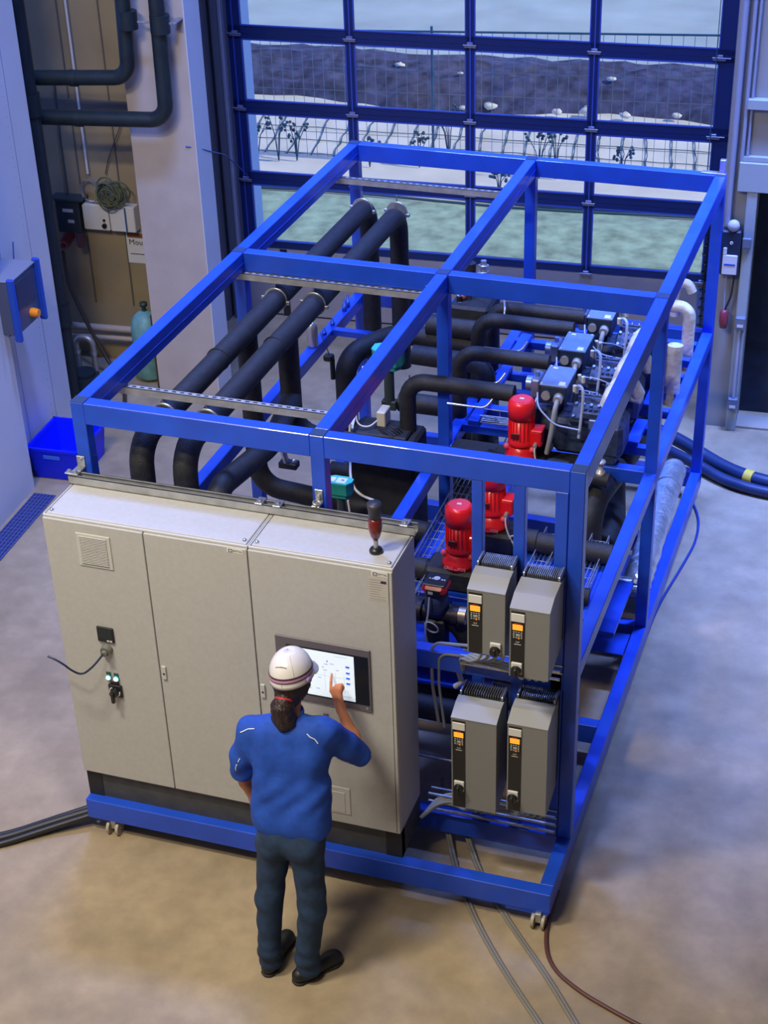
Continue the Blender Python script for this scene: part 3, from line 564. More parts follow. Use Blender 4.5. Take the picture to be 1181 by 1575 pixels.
# top beams
def tb(x0, x1, y0, y1): beam('top_beam', x0, x1, y0, y1, ZT - H, ZT)
for y in (YF, YM, YB - S): tb(S, 1.40, y, y + S); tb(1.48, XR - S, y, y + S)
for x in (0, 1.40, XR - S): tb(x, x + S, YF + S, YM); tb(x, x + S, YM + S, YB - S)
# the lower flange line of the side beams
for x in (0, 1.40):
    beam('stiffener_strip', x + S, x + S + 0.004, YF + S, YB - S, ZT - 0.075, ZT - 0.067)
# middle level
for x in (0, 1.40, XR - S): beam('middle_beam', x, x + S, YF + S, YM, ZM - 0.10, ZM); beam('middle_beam', x, x + S, YM + S, YB - S, ZM - 0.10, ZM)
beam('middle_beam', 1.48, XR - S, YF, YF + S, ZM - 0.16, ZM - 0.04); beam('middle_beam', S, 1.40, YB - S, YB, ZM - 0.10, ZM); beam('middle_beam', 1.48, XR - S, YB - S, YB, ZM - 0.10, ZM)
beam('middle_beam', 1.48, XR - S, YM, YM + S, ZM - 0.10, ZM)
for y in (3.02, 3.30, 3.58, 3.86, 4.14, 4.42, 4.70):
    beam('support_rail', 1.48, XR - S, y, y + 0.06, ZM - 0.05, ZM + 0.012)
for y0, y1 in ((3.02, 3.36), (3.58, 3.92), (4.14, 4.48)):
    beam('support_rail', 1.52, 1.60, y0, y1 , ZM + 0.012, ZM + 0.05); beam('support_rail', 2.62, 2.70, y0, y1, ZM + 0.012, ZM + 0.05)
# front uprights that carry the drives
beam('upright', 2.732, 2.800, YF, YF + 0.06, ZB1, ZT - H); beam('upright', 2.511, 2.573, YF + 0.005, YF + 0.06, ZB1, ZT - H); beam('upright', 2.286, 2.345, YF + 0.005, YF + 0.06, ZB1, ZT - H)
# right side lower tray / plates
fr.part('base_plate', MB().cbox(2.30, 2.80, 2.35, 2.60, 0.254, 0.262, 0.002), BLUE); fr.part('base_plate', MB().cbox(2.30, 2.80, 3.05, 3.6, 0.254, 0.262, 0.002), BLUE)
fr.part('equipment_tray', MB().cbox(2.20, 2.80, 1.98, 2.60, 0.66, 0.69, 0.004), BLUE, None, 'low blue tray at the right side')
fr.part('lifting_eye', MB().cbox(2.83, 2.875, 4.99, 5.03, ZT, ZT + 0.11, 0.004).cbox(2.70, 2.88, 4.985, 5.035, ZT, ZT + 0.012, 0.003), STEEL, None, 'galvanised lifting bracket')
# casters
for x, y, l in ((0.155, 0.03, 'front left'), (2.82, 0.0, 'front right'), (0.12, 4.9, 'rear left'), (2.80, 4.9, 'rear right'), (0.12, 2.6, 'middle left'), (2.8, 2.6, 'middle right')):
    b = MB()
    for s in (-1, 1): b.cyl((x + s * 0.03 - 0.009, y, 0.045), (x + s * 0.03 + 0.009, y, 0.045), 0.045, n=24)
    c = fr.part('caster', b, mk('cream_caster_wheel', (0.42, 0.37, 0.30), 0.45))
    fr.part('fork', MB().cyl((x - 0.045, y, 0.045), (x + 0.045, y, 0.045), 0.008, n=10).cbox(x - 0.018, x + 0.018, y - 0.02, y + 0.03, 0.045, 0.112, 0.003), STEEL, c)

# ------------------------------------------------------------------ electrical cabinets
CY0, CY1, CZ0, CZ1 = 0.050, 0.400, 0.452, 2.238
def cabinet(x0, x1, doors, label):
    t = Thing('electrical_cabinet', ((x0 + x1) / 2, 0.22, ZB1), label, 'cabinet', 'grey electrical cabinets on the machine')
    t.part('body', MB().cbox(x0 + 0.002, x1 - 0.002, CY0, CY1, CZ0, CZ1 - 0.014, 0.004), CABG)
    b = MB(); b.cbox(x0 + 0.014, x1 - 0.014, CY0 + 0.012, CY1 - 0.004, CZ1 - 0.016, CZ1, 0.004, 0)
    b.cbox(x0 + 0.002, x1 - 0.002, CY0 - 0.006, CY0 + 0.006, CZ1 - 0.018, CZ1 - 0.002, 0.003, 1).cbox(x0 + 0.001, x0 + 0.009, CY0, CY1, CZ1 - 0.018, CZ1 - 0.002, 0.002, 1).cbox(x1 - 0.009, x1 - 0.001, CY0, CY1, CZ1 - 0.018, CZ1 - 0.002, 0.002, 1)
    t.part('roof', b, [CABG, CABT])
    for x in (x0 + 0.035, x1 - 0.035): t.part('roof_bolt', MB().lathe([(0, 0), (0.011, 0), (0.011, 0.006), (0.007, 0.011), (0, 0.011)], (x, CY0 + 0.04, CZ1), n=10), STEEL)
    p = MB(); p.cbox(x0 + 0.03, x1 - 0.03, CY0 + 0.03, CY1 - 0.02, ZB1, CZ0, 0.003, 0)
    p.box(x0 + 0.004, x0 + 0.10, CY0 + 0.008, CY0 + 0.06, ZB1, CZ0, 1).box(x1 - 0.10, x1 - 0.004, CY0 + 0.008, CY0 + 0.06, ZB1, CZ0, 1)
    p.box(x0 + 0.10, x1 - 0.10, CY0 + 0.012, CY0 + 0.03, ZB1, CZ0, 0).box(x1 - 0.015, x1 - 0.004, CY0 + 0.01, CY1, ZB1, CZ0, 0)
    t.part('plinth', p, [PLIN, mk('plinth_corner_black', (0.015, 0.016, 0.018), 0.6)])
    ds = []
    for a, c in doors: ds.append(t.part('door', MB().cbox(a + 0.003, c - 0.003, CY0 - 0.018, CY0 - 0.001, CZ0 + 0.002, CZ1 - 0.018, 0.003), CABG))
    return t, ds
F = CY0 - 0.018
t, ds = cabinet(0.0, 1.2, [(0, 0.6), (0.6, 1.2)], 'wide light grey two-door electrical cabinet at the front left of the blue frame')
# ventilation grille
b = MB(); b.cbox(0.195, 0.400, F - 0.006, F + 0.001, 1.95, 2.16, 0.003, 0)
for k in range(17): b.box(0.215, 0.375, F - 0.0075, F - 0.0055, 1.965 + k * 0.0105, 1.9695 + k * 0.0105, 1)
for k in range(17): b.cbox(0.213, 0.378, F - 0.011, F - 0.006, 1.970 + k * 0.0105, 1.975 + k * 0.0105, 0.001, 0)
t.part('ventilation_grille', b, [CABT, HOLE], ds[0])
b = MB(); b.cbox(0.240, 0.341, F - 0.012, F + 0.001, 1.456, 1.554, 0.003, 0).box(0.25, 0.331, F - 0.0128, F - 0.0115, 1.478, 1.546, 1).box(0.298, 0.312, F - 0.0135, F - 0.0115, 1.463, 1.472, 2).box(0.316, 0.330, F - 0.0135, F - 0.0115, 1.463, 1.472, 2)
t.part('power_meter', b, [BLK2, mk('meter_display_dark_teal', (0.01, 0.022, 0.03), 0.2), WHT], ds[0])
b = MB(); b.cyl((0.285, F, 1.405), (0.285, F - 0.03, 1.40), 0.036, 0.030); b.cyl((0.285, F - 0.03, 1.40), (0.285, F - 0.05, 1.395), 0.018)
b.tube([(0.28, F - 0.045, 1.395), (0.24, F - 0.10, 1.34), (0.18, F - 0.13, 1.29), (0.14, F - 0.16, 1.33), (0.08, F - 0.18, 1.40), (0.01, F - 0.18, 1.42)], 0.006, n=8, mat=1, bend=0.05)
t.part('socket', b, [mk('grey_socket', (0.16, 0.16, 0.15), 0.4), mk('navy_cable', (0.01, 0.02, 0.07), 0.4)], ds[0])
for x in (0.270, 0.318):
    b = MB(); b.cbox(x - 0.015, x + 0.015, F - 0.004, F + 0.001, 1.188, 1.240, 0.002, 0); b.cyl((x, F, 1.205), (x, F - 0.010, 1.205), 0.018, mat=2); b.cyl((x, F - 0.008, 1.205), (x, F - 0.016, 1.205), 0.0135, mat=1)
    t.part('push_button', b, [mk('button_plate_dark_green', (0.03, 0.07, 0.055), 0.4), LEDW, TEAL], ds[0])
b = MB(); b.cbox(0.262, 0.345, F - 0.016, F + 0.001, 1.075, 1.160, 0.004, 0).cbox(0.275, 0.33, F - 0.006, F, 1.158, 1.178, 0.002, 0)
b.torus((0.303, F - 0.018, 1.115), 0.031, 0.004, (0, 1, 0), mat=1, a0=PI * 0.2, a1=PI * 1.6); b.cyl((0.303, F - 0.014, 1.113), (0.303, F - 0.045, 1.113), 0.027, 0.022, mat=0)
b.cbox(0.291, 0.311, F - 0.055, F - 0.035, 1.055, 1.13, 0.004, 0)
t.part('main_switch', b, [BLK2, WHT], ds[0])
def lock(x, z, par, tt):
    b = MB(); b.cbox(x - 0.013, x + 0.013, F - 0.010, F + 0.001, z - 0.045, z + 0.045, 0.003, 0); b.cyl((x, F - 0.010, z - 0.005), (x, F - 0.012, z - 0.005), 0.006, n=10, mat=1)
    tt.part('door_lock', b, [CABT, HOLE], par)
lock(0.628, 1.31, ds[1], t)
def tag_(tt, par, x0, x1, z0, z1):
    w = x1 - x0; b = MB(); b.box(x0, x1, F - 0.0015, F, z0, z1, 0)
    zc = (z0 + z1) / 2; a = x0 + w * 0.10; c = x0 + w * 0.36; q = 0.0032
    b.box(a, c, F - 0.0025, F - 0.001, zc + 0.005, zc + 0.005 + q, 1).box(a, c, F - 0.0025, F - 0.001, zc - 0.009, zc - 0.009 + q, 1).box(a, a + q, F - 0.0025, F - 0.001, zc - 0.009, zc + 0.008, 1).box(c - q, c, F - 0.0025, F - 0.001, zc - 0.009, zc + 0.008, 1)
    tt.part('maker_plate', b, [WHT, INK], par)
    tt.part('lettering', text_mb('RITTAL', 0.016, front_at(x0 + w * 0.69, F - 0.0018, zc - 0.0005)), INK, par)
tag_(t, ds[1], 1.085, 1.175, 2.188, 2.214)
t, ds = cabinet(1.2, 2.0, [(1.2, 2.0)], 'narrower light grey single-door cabinet with touch screen, right of the two-door cabinet')
lock(1.225, 1.31, ds[0], t)
tag_(t, ds[0], 1.885, 1.975, 2.186, 2.214)
b = MB(); b.box(1.868, 1.975, F - 0.0012, F, 2.035, 2.178, 0)
for k in range(9): b.box(1.874, 1.874 + random.uniform(.04, .095), F - 0.0018, F - 0.001, 2.045 + k * 0.0145, 2.0475 + k * 0.0145, 1)
b.box(1.935, 1.965, F - 0.002, F - 0.001, 2.146, 2.160, 2)
t.part('rating_sticker', b, [mk('sticker_pale_grey', (0.50, 0.48, 0.46), 0.5), mk('faint_grey_print', (0.28, 0.27, 0.26), 0.5), INK], ds[0])
b = MB(); b.cbox(1.322, 1.862, F - 0.010, F + 0.001, 1.300, 1.712, 0.003, 0).box(1.385, 1.850, F - 0.0115, F - 0.009, 1.345, 1.665, 1); b.cyl((1.835, F - 0.010, 1.325), (1.835, F - 0.012, 1.325), 0.007, mat=2)
hm = t.part('touch_panel', b, [PURP, mk('screen_black_margin', (0.012, 0.016, 0.022), 0.25), GLAND], ds[0])
b = MB(); b.box(1.402, 1.770, F - 0.0125, F - 0.011, 1.356, 1.655, 0)
def mark(x, z, w, h, m): b.box(x, x + w, F - 0.0132, F - 0.0124, z, z + h, m)
for k, z in enumerate((1.575, 1.535, 1.50, 1.465)): mark(1.722, z, 0.022, 0.011, 1); mark(1.724, z - 0.006, 0.018, 0.002, 2)
for x, z, w in ((1.60, 1.575, .02), (1.632, 1.582, .024), (1.585, 1.553, .012), (1.594, 1.536, .022), (1.665, 1.545, .018), (1.50, 1.40, .02), (1.545, 1.404, .022), (1.47, 1.46, .02), (1.50, 1.52, .03), (1.52, 1.58, .03), (1.56, 1.48, .02)): mark(x, z, w, 0.005, 2)
mark(1.615, 1.592, 0.005, 0.012, 1); mark(1.41, 1.64, 0.012, 0.006, 1); mark(1.66, 1.638, 0.07, 0.002, 2); mark(1.54, 1.50, 0.19, 0.0012, 2); mark(1.69, 1.38, 0.06, 0.003, 2)
for x in (1.60, 1.66, 1.71): mark(x, 1.40, 0.0012, 0.13, 2)
t.part('screen', b, [SCRN, SCRB, SCRG], hm)
b = MB(); b.cbox(1.572, 1.602, F - 0.004, F + 0.001, 1.19, 1.232, 0.002, 0); b.cyl((1.587, F, 1.205), (1.587, F - 0.016, 1.205), 0.011, mat=1)
t.part('key_switch', b, [PURP, STEEL], ds[0])
b = MB(); b.cbox(1.585, 1.705, F - 0.004, F + 0.001, 0.525, 0.72, 0.003, 0).cbox(1.592, 1.675, F - 0.006, F, 0.535, 0.685, 0.003, 0)
t.part('filter_cover', b, CABT, ds[0])
t.part('door_seam', MB().box(1.976, 1.9795, F - 0.0008, F, CZ0 + 0.01, CZ1 - 0.02), mk('seam_dark_grey', (0.10, 0.10, 0.10), 0.7), ds[0])  # thin dark grey line beside the door edge
# channel along the cabinet tops and its brackets
def channel(b, x0, x1, y0, y1, z0, z1, slots=True, th=0.004):
    b.box(x0, x1, y0, y1, z0, z0 + th, 0).box(x0, x1, y0, y0 + th, z0, z1, 0).box(x0, x1, y1 - th, y1, z0, z1, 0).box(x0, x1, y0, y0 + 0.011, z1 - th, z1, 0).box(x0, x1, y1 - 0.011, y1, z1 - th, z1, 0)
t = Thing('cable_channel', (1.0, 0.425, CZ1), 'grey steel channel rail running along the back edge of the cabinet tops', 'rail')
b = MB(); channel(b, -0.01, 2.01, 0.372, 0.432, 2.239, 2.292); t.part('channel', b, ZINC)
for x in (-0.005,):
    b = MB(); b.cbox(x - 0.03, x + 0.05, 0.38, 0.42, 2.292, 2.300, 0.002); b.cbox(x + 0.0, x + 0.05, 0.42, 0.484, 2.292, 2.300, 0.002); b.cbox(x + 0.0, x + 0.05, 0.478, 0.4845, 2.292, 2.36, 0.002)
    for q in (-0.01, 0.03): b.cyl((x + q, 0.40, 2.30), (x + q, 0.40, 2.312), 0.011, n=6)
    b.cyl((x + 0.025, 0.478, 2.34), (x + 0.025, 0.466, 2.34), 0.011, n=6); t.part('corner_bracket', b, STEEL)
for x in (1.13, 1.235, 1.95):
    b = MB(); b.cbox(x - 0.022, x + 0.022, 0.366, 0.438, 2.292, 2.300, 0.002); b.cyl((x, 0.40, 2.30), (x, 0.40, 2.309), 0.012, n=6); t.part('clip', b, STEEL)
b = MB(); b.cbox(1.415, 1.46, 0.478, 0.4845, 2.28, 2.37, 0.002); b.cbox(1.415, 1.46, 0.42, 0.484, 2.292, 2.30, 0.002); b.cyl((1.437, 0.478, 2.33), (1.437, 0.464, 2.33), 0.014, n=6); b.torus((1.44, 0.44, 2.31), 0.02, 0.006, (0.3, 0, 1)); t.part('bracket', b, STEEL)
# signal beacon
t = Thing('signal_beacon', (1.864, 0.174, CZ1), 'dark red signal beacon with black cap standing on the cabinet with the touch screen', 'signal lamp')
bz = (1.864, 0.174, CZ1)
t.part('foot', MB().lathe([(0.0, 0), (0.034, 0.0), (0.036, 0.012), (0.030, 0.024), (0.012, 0.030), (0, 0.03)], bz), BLK2)
t.part('stem', MB().lathe([(0.012, 0.028), (0.013, 0.075)], bz), GLAND)
t.part('red_lens', MB().lathe([(0.0, 0.072), (0.014, 0.074), (0.026, 0.10), (0.035, 0.135), (0.038, 0.165), (0.036, 0.185), (0.032, 0.205), (0.0, 0.206)], bz), DRED)
t.part('cap', MB().lathe([(0.0, 0.204), (0.032, 0.204), (0.033, 0.25), (0.038, 0.272), (0.039, 0.292), (0.0, 0.293)], bz), mk('beacon_cap_black', (0.035, 0.035, 0.05), 0.45))

# ------------------------------------------------------------------ frequency drives
def drive(x0, x1, yf, z0, z1, label, knobx, knobz, ring=False):
    t = Thing('frequency_drive', ((x0 + x1) / 2, YF, z0), label, 'drive', 'grey frequency drives on the front uprights')
    yb = YF - 0.005; w = x1 - x0; ch = min(0.10, (yb - yf) * 0.45)
    # body profile in y-z: front face, hood slope, heat sink back, tapered bottom
    prof = [(yf, z0 + 0.01), (yf, z1), (yf + ch * 1.0, z1 + 0.035), (yb - 0.05, z1 + 0.040), (yb - 0.05, z0 + 0.05), (yf + 0.07, z0)]
    b = MB(); b.prism(prof, x0, x1, 'x', 0)
    b.m[-6:] = [0] * 6; body = t.part('housing', b, [DRV, DRVS])
    hb = MB(); hb.prism([(yf - 0.002, z1 - 0.001), (yf + ch, z1 + 0.037), (yb - 0.115, z1 + 0.043), (yb - 0.115, z1 + 0.050), (yf + ch * .9, z1 + 0.045), (yf - 0.003, z1 + 0.006)], x0 - 0.001, x1 + 0.001, 'x')
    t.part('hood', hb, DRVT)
    g = MB(); g.cbox(x0 + 0.004, x1 - 0.004, yb - 0.11, yb, z0 + 0.05, z1 + 0.045, 0.004, 0)
    n = 16
    for k in range(n):
        x = x0 + 0.03 + (w - 0.055) * k / (n - 1); g.box(x - 0.002, x + 0.002, yb - 0.10, yb - 0.004, z1 + 0.029, z1 + 0.068, 1)
    for x in (x0 + 0.004, x1 - 0.018): g.cbox(x, x + 0.012, yb - 0.11, yb, z1 + 0.02, z1 + 0.074, 0.003, 1)
    t.part('heat_sink', g, [HOLE, STEEL])
    # left control strip
    sw = 0.072; sx0 = x0 + 0.008; sx1 = sx0 + sw; zt = z1 - 0.012
    b = MB(); b.box(sx0, sx1, yf - 0.003, yf, z0 + 0.012, zt, 0); b.cbox(sx0, sx1, yf - 0.007, yf, zt - 0.062, zt - 0.012, 0.002, 1)
    b.box(sx0 + 0.004, sx1 - 0.004, yf - 0.006, yf, zt - 0.168, zt - 0.068, 2); b.box(sx0 + 0.02, sx1 - 0.02, yf - 0.0066, yf - 0.005, zt - 0.075, zt - 0.071, 3)
    ks = sx0 + 0.012
    for r in range(4):
        for c in range(4):
            if (r, c) in ((1, 1), (1, 2), (2, 1), (2, 2)): continue
            b.cbox(ks + c * 0.0135, ks + c * 0.0135 + 0.009, yf - 0.008, yf - 0.005, zt - 0.128 - r * 0.0115, zt - 0.1215 - r * 0.0115, 0.001, 4)
    b.cbox(ks + 0.0145, ks + 0.038, yf - 0.009, yf - 0.005, zt - 0.150, zt - 0.135, 0.002, 4); b.box(ks + 0.026, ks + 0.036, yf - 0.0095, yf - 0.006, zt - 0.165, zt - 0.155, 5); b.box(ks, ks + 0.006, yf - 0.0092, yf - 0.007, zt - 0.142, zt - 0.136, 6)
    st = t.part('control_strip', b, [BLK2, WHT, mk('keypad_black', (0.01, 0.01, 0.012), 0.4), RED, mk('key_grey', (0.35, 0.35, 0.36), 0.5), ORB, mk('green_key', (0.05, 0.5, 0.08), 0.4)])
    t.part('display', MB().box(sx0 + 0.009, sx1 - 0.009, yf - 0.0072, yf - 0.0055, zt - 0.112, zt - 0.078), ORG, st, 'lit amber display')
    t.part('lettering', text_mb('VLT', 0.012, front_at((sx0 + sx1) / 2, yf - 0.0035, zt - 0.19)), WHT, st)
    t.part('lettering', MB().box(sx0 + 0.018, sx1 - 0.018, yf - 0.0038, yf - 0.0028, zt - 0.205, zt - 0.202), WHT, st)
    b = MB(); b.cbox(knobx - 0.029, knobx + 0.029, yf - 0.012, yf, knobz - 0.030, knobz + 0.040, 0.003, 0); b.cyl((knobx, yf - 0.012, knobz - 0.004), (knobx, yf - 0.035, knobz - 0.006), 0.029, 0.026, mat=1); b.cbox(knobx - 0.006, knobx + 0.006, yf - 0.044, yf - 0.03, knobz - 0.026, knobz + 0.018, 0.002, 1)
    t.part('rotary_switch', b, [WHT, BLK2])
    for k in range(4):
        x = x0 + w * (0.25 + 0.19 * k); t.part('cable_gland', MB().lathe([(0.0, 0), (0.012, 0), (0.012, 0.02), (0.015, 0.022), (0.015, 0.045), (0.0, 0.045)], (x, yf + 0.11, z0 - 0.022), n=12), GLAND)
    return t
drive(2.345, 2.548, 0.205, 1.672, 2.075, 'upper left of four grey frequency drives, knob low on its right half', 2.50, 1.73)
drive(2.592, 2.802, 0.135, 1.615, 2.050, 'upper right of four grey frequency drives, knob low on its black strip', 2.634, 1.68)
drive(2.248, 2.505, 0.215, 0.570, 1.210, 'lower left and largest of four grey frequency drives', 2.294, 0.735)
drive(2.572, 2.796, 0.195, 0.640, 1.255, 'lower right of four grey frequency drives, narrow gap to the post', 2.61, 0.755)
# mounting rails under the drives and the cables lying on them
def rails(y, zs, x0, x1, label):
    t = Thing('mounting_rail', ((x0 + x1) / 2, y, zs[0]), label, 'rail', 'steel cable rails below the drives')
    for z in zs: t.part('rail', MB().box(x0, x1, y, y + 0.012, z, z + 0.012).box(x0, x1, y + 0.06, y + 0.068, z, z + 0.010), STEEL)
rails(0.42, (1.475, 1.425), 2.24, 2.80, 'pair of steel cable rails between the upper and lower drives')
rails(0.42, (0.44, 0.385, 0.33), 2.04, 2.80, 'steel cable rails below the lower drives')
def cable(name, pts, r, mat, label, group=None, n=8, bend=0.08, parent=None):
    return solo(name, MB().tube(pts, r, n=n, bend=bend), mat, pts[0], label, 'cable', group)
GC = mk('light_grey_cable', (0.30, 0.32, 0.33), 0.45)
k = 0
for (xs, zt, zr, yf) in (((2.39, 2.43, 2.47, 2.51), 1.655, 1.46, 0.32), ((2.64, 2.68, 2.72, 2.76), 1.595, 1.45, 0.25)):
    for i, x in enumerate(xs):
        u = 'upper left' if zt > 1.62 else 'upper right'; o_ = ('leftmost', 'second', 'third', 'rightmost')[i]
        cable('drive_cable', [(x, yf, zt), (x, yf + 0.02, zt - 0.10), (x - 0.09, 0.41, zr + 0.01 * i), (2.24 + 0.01 * i, 0.41 + 0.012 * i, zr + 0.02 + 0.008 * i), (2.24, 0.47, zr - 0.10)], 0.009, GC, o_ + ' grey cable below the ' + u + ' drive', 'cables below the upper drives')
for (xs, zt, zr, yf) in (((2.31, 2.36, 2.41, 2.46), 0.55, 0.40, 0.33), ((2.63, 2.67, 2.71, 2.75), 0.62, 0.42, 0.31)):
    for i, x in enumerate(xs):
        u = 'lower left' if zt < 0.6 else 'lower right'; o_ = ('leftmost', 'second', 'third', 'rightmost')[i]
        cable('drive_cable', [(x, yf, zt), (x, yf + 0.02, zt - 0.12), (x - 0.10, 0.42, zr + 0.012 * i), (2.12, 0.42 + 0.012 * i, zr + 0.01 * i), (2.03, 0.30, 0.36)], 0.010, GC, o_ + ' grey cable below the ' + u + ' drive', 'cables below the lower drives')

# ------------------------------------------------------------------ hangers, long black pipes
def slotted(name, x0, x1, y, z, label):
    t = Thing(name, ((x0 + x1) / 2, y, z), label, 'rail', 'slotted hanger rails under the top beams')
    b = MB(); b.box(x0, x1, y - 0.020, y - 0.016, z - 0.045, z, 0).box(x0, x1, y + 0.016, y + 0.020, z - 0.045, z, 0).box(x0, x1, y - 0.02, y + 0.02, z - 0.003, z, 0)
    n = int((x1 - x0) / 0.05)
    for k in range(n): b.box(x0 + 0.015 + k * 0.05, x0 + 0.04 + k * 0.05, y - 0.006, y + 0.006, z, z + 0.001, 1)
    t.part('channel', b, [ZINC, HOLE])
    for x in (x0 + 0.02, x1 - 0.02): t.part('bolt', MB().cyl((x, y, z), (x, y, z + 0.05), 0.005, n=8).cyl((x, y, z), (x, y, z + 0.01), 0.010, n=6), STEEL)
CH = [(0.99, 'front'), (2.71, 'middle'), (4.60, 'rear')]
for y, l in CH: slotted('hanger_rail', 0.0 if y < 4 else 0.02, 1.36, y, 2.56 if y != 2.71 else 2.56, l + ' slotted steel rail carrying the two long black pipes')
def clamp(x, y, z, l):
    t = Thing('pipe_hanger', (x, y, z), l, 'pipe clamp', 'clamps on the long black pipes')
    t.part('ring', MB().torus((x, y, z), 0.076, 0.006, (0, 1, 0), n=28, m=6).cyl((x, y - 0.009, z), (x, y + 0.009, z), 0.0765, n=28), STEEL)
    t.part('rod', MB().cyl((x, y, z + 0.07), (x, y, 2.53), 0.005, n=8), STEEL)
    t.part('lug', MB().cbox(x + 0.070, x + 0.098, y - 0.012, y + 0.012, z - 0.03, z - 0.005, 0.003).cbox(x - 0.098, x - 0.070, y - 0.012, y + 0.012, z - 0.005, z + 0.02, 0.003), STEEL)
for x, l in ((0.30, 'left'), (0.57, 'right')):
    clamp(x, 2.70, 2.40, 'steel clamp ring holding the %s long black pipe at the middle rail' % l); clamp(x, 4.42, 2.40, 'steel clamp ring holding the %s long black pipe at the rear rail' % l); clamp(x, 0.99, 2.40, 'steel clamp ring holding the %s long black pipe at the front rail' % l)
def pipe(label, pts, r=0.07, bend=0.14, tees=(), mat=None, name='insulated_pipe', group='black insulated pipes', extra=None, joints=()):
    t = Thing(name, pts[0], label, 'pipe', group)
    t.part('run', MB().tube(pts, r, n=22, bend=bend), mat or BLK)
    for tp in tees: t.part('branch', MB().tube(tp, r * 0.97, n=20, bend=bend), mat or BLK)
    for p, q in joints: t.part('joint_band', MB().cyl(p, q, r + 0.006, n=22), mat or BLK)
    return t
pipe('left long black pipe hung high along the blue frame', [(0.31, 4.52, 1.15), (0.31, 4.52, 2.40), (0.30, 0.66, 2.40), (0.27, 0.66, 0.45)], 0.070, 0.16, [[(0.30, 2.20, 2.38), (0.30, 2.20, 1.27), (0.30 + 0.85, 2.20, 1.20)]], joints=[((0.30, 1.75, 2.40), (0.30, 1.76, 2.40))])
pipe('right long black pipe hung high along the blue frame', [(0.58, 4.42, 1.15), (0.58, 4.42, 2.40), (0.57, 0.66, 2.40), (0.52, 0.66, 0.45)], 0.070, 0.16, [[(0.57, 2.22, 2.38), (0.57, 2.22, 1.70), (1.30, 2.22, 1.66)]], joints=[((0.57, 2.0, 2.40), (0.57, 2.01, 2.40)), ((0.52, 0.66, 1.75), (0.52, 0.66, 1.9))])
pipe('third upright black pipe behind the cabinet, right of the two long pipes', [(0.71, 0.70, 0.45), (0.71, 0.70, 2.12), (0.71, 1.55, 1.98), (0.58, 2.2, 1.95)], 0.068, 0.16)
pipe('fourth upright black pipe with low elbow behind the cabinet', [(0.98, 0.85, 1.95), (0.92, 0.85, 1.60), (1.5, 0.85, 1.55)][:0] or [(0.95, 1.25, 1.20), (2.0, 1.25, 1.15), (2.2, 1.25, 0.5)], 0.075, 0.16)
pipe('black pipe running to the right behind the cabinet tops', [(1.05, 2.3, 1.05), (2.05, 2.25, 1.05), (2.05, 2.25, 0.4)], 0.065, 0.12)
pipe('big black bent pipe left of the green actuator under the middle beam', [(0.46, 3.5, 0.9), (0.46, 3.5, 1.64), (0.72, 3.95, 1.66), (1.35, 3.95, 1.62)], 0.078, 0.16)
pipe('large upright black pipe behind the right front post', [(2.52, 2.40, 0.72), (2.52, 2.40, 1.36), (2.60, 3.2, 1.30), (2.60, 4.1, 1.28)], 0.085, 0.2)
pipe('thick black pipe low behind the right front post', [(2.55, 2.05, 0.80), (2.55, 2.9, 0.86), (2.40, 3.6, 0.9)], 0.125, 0.18)
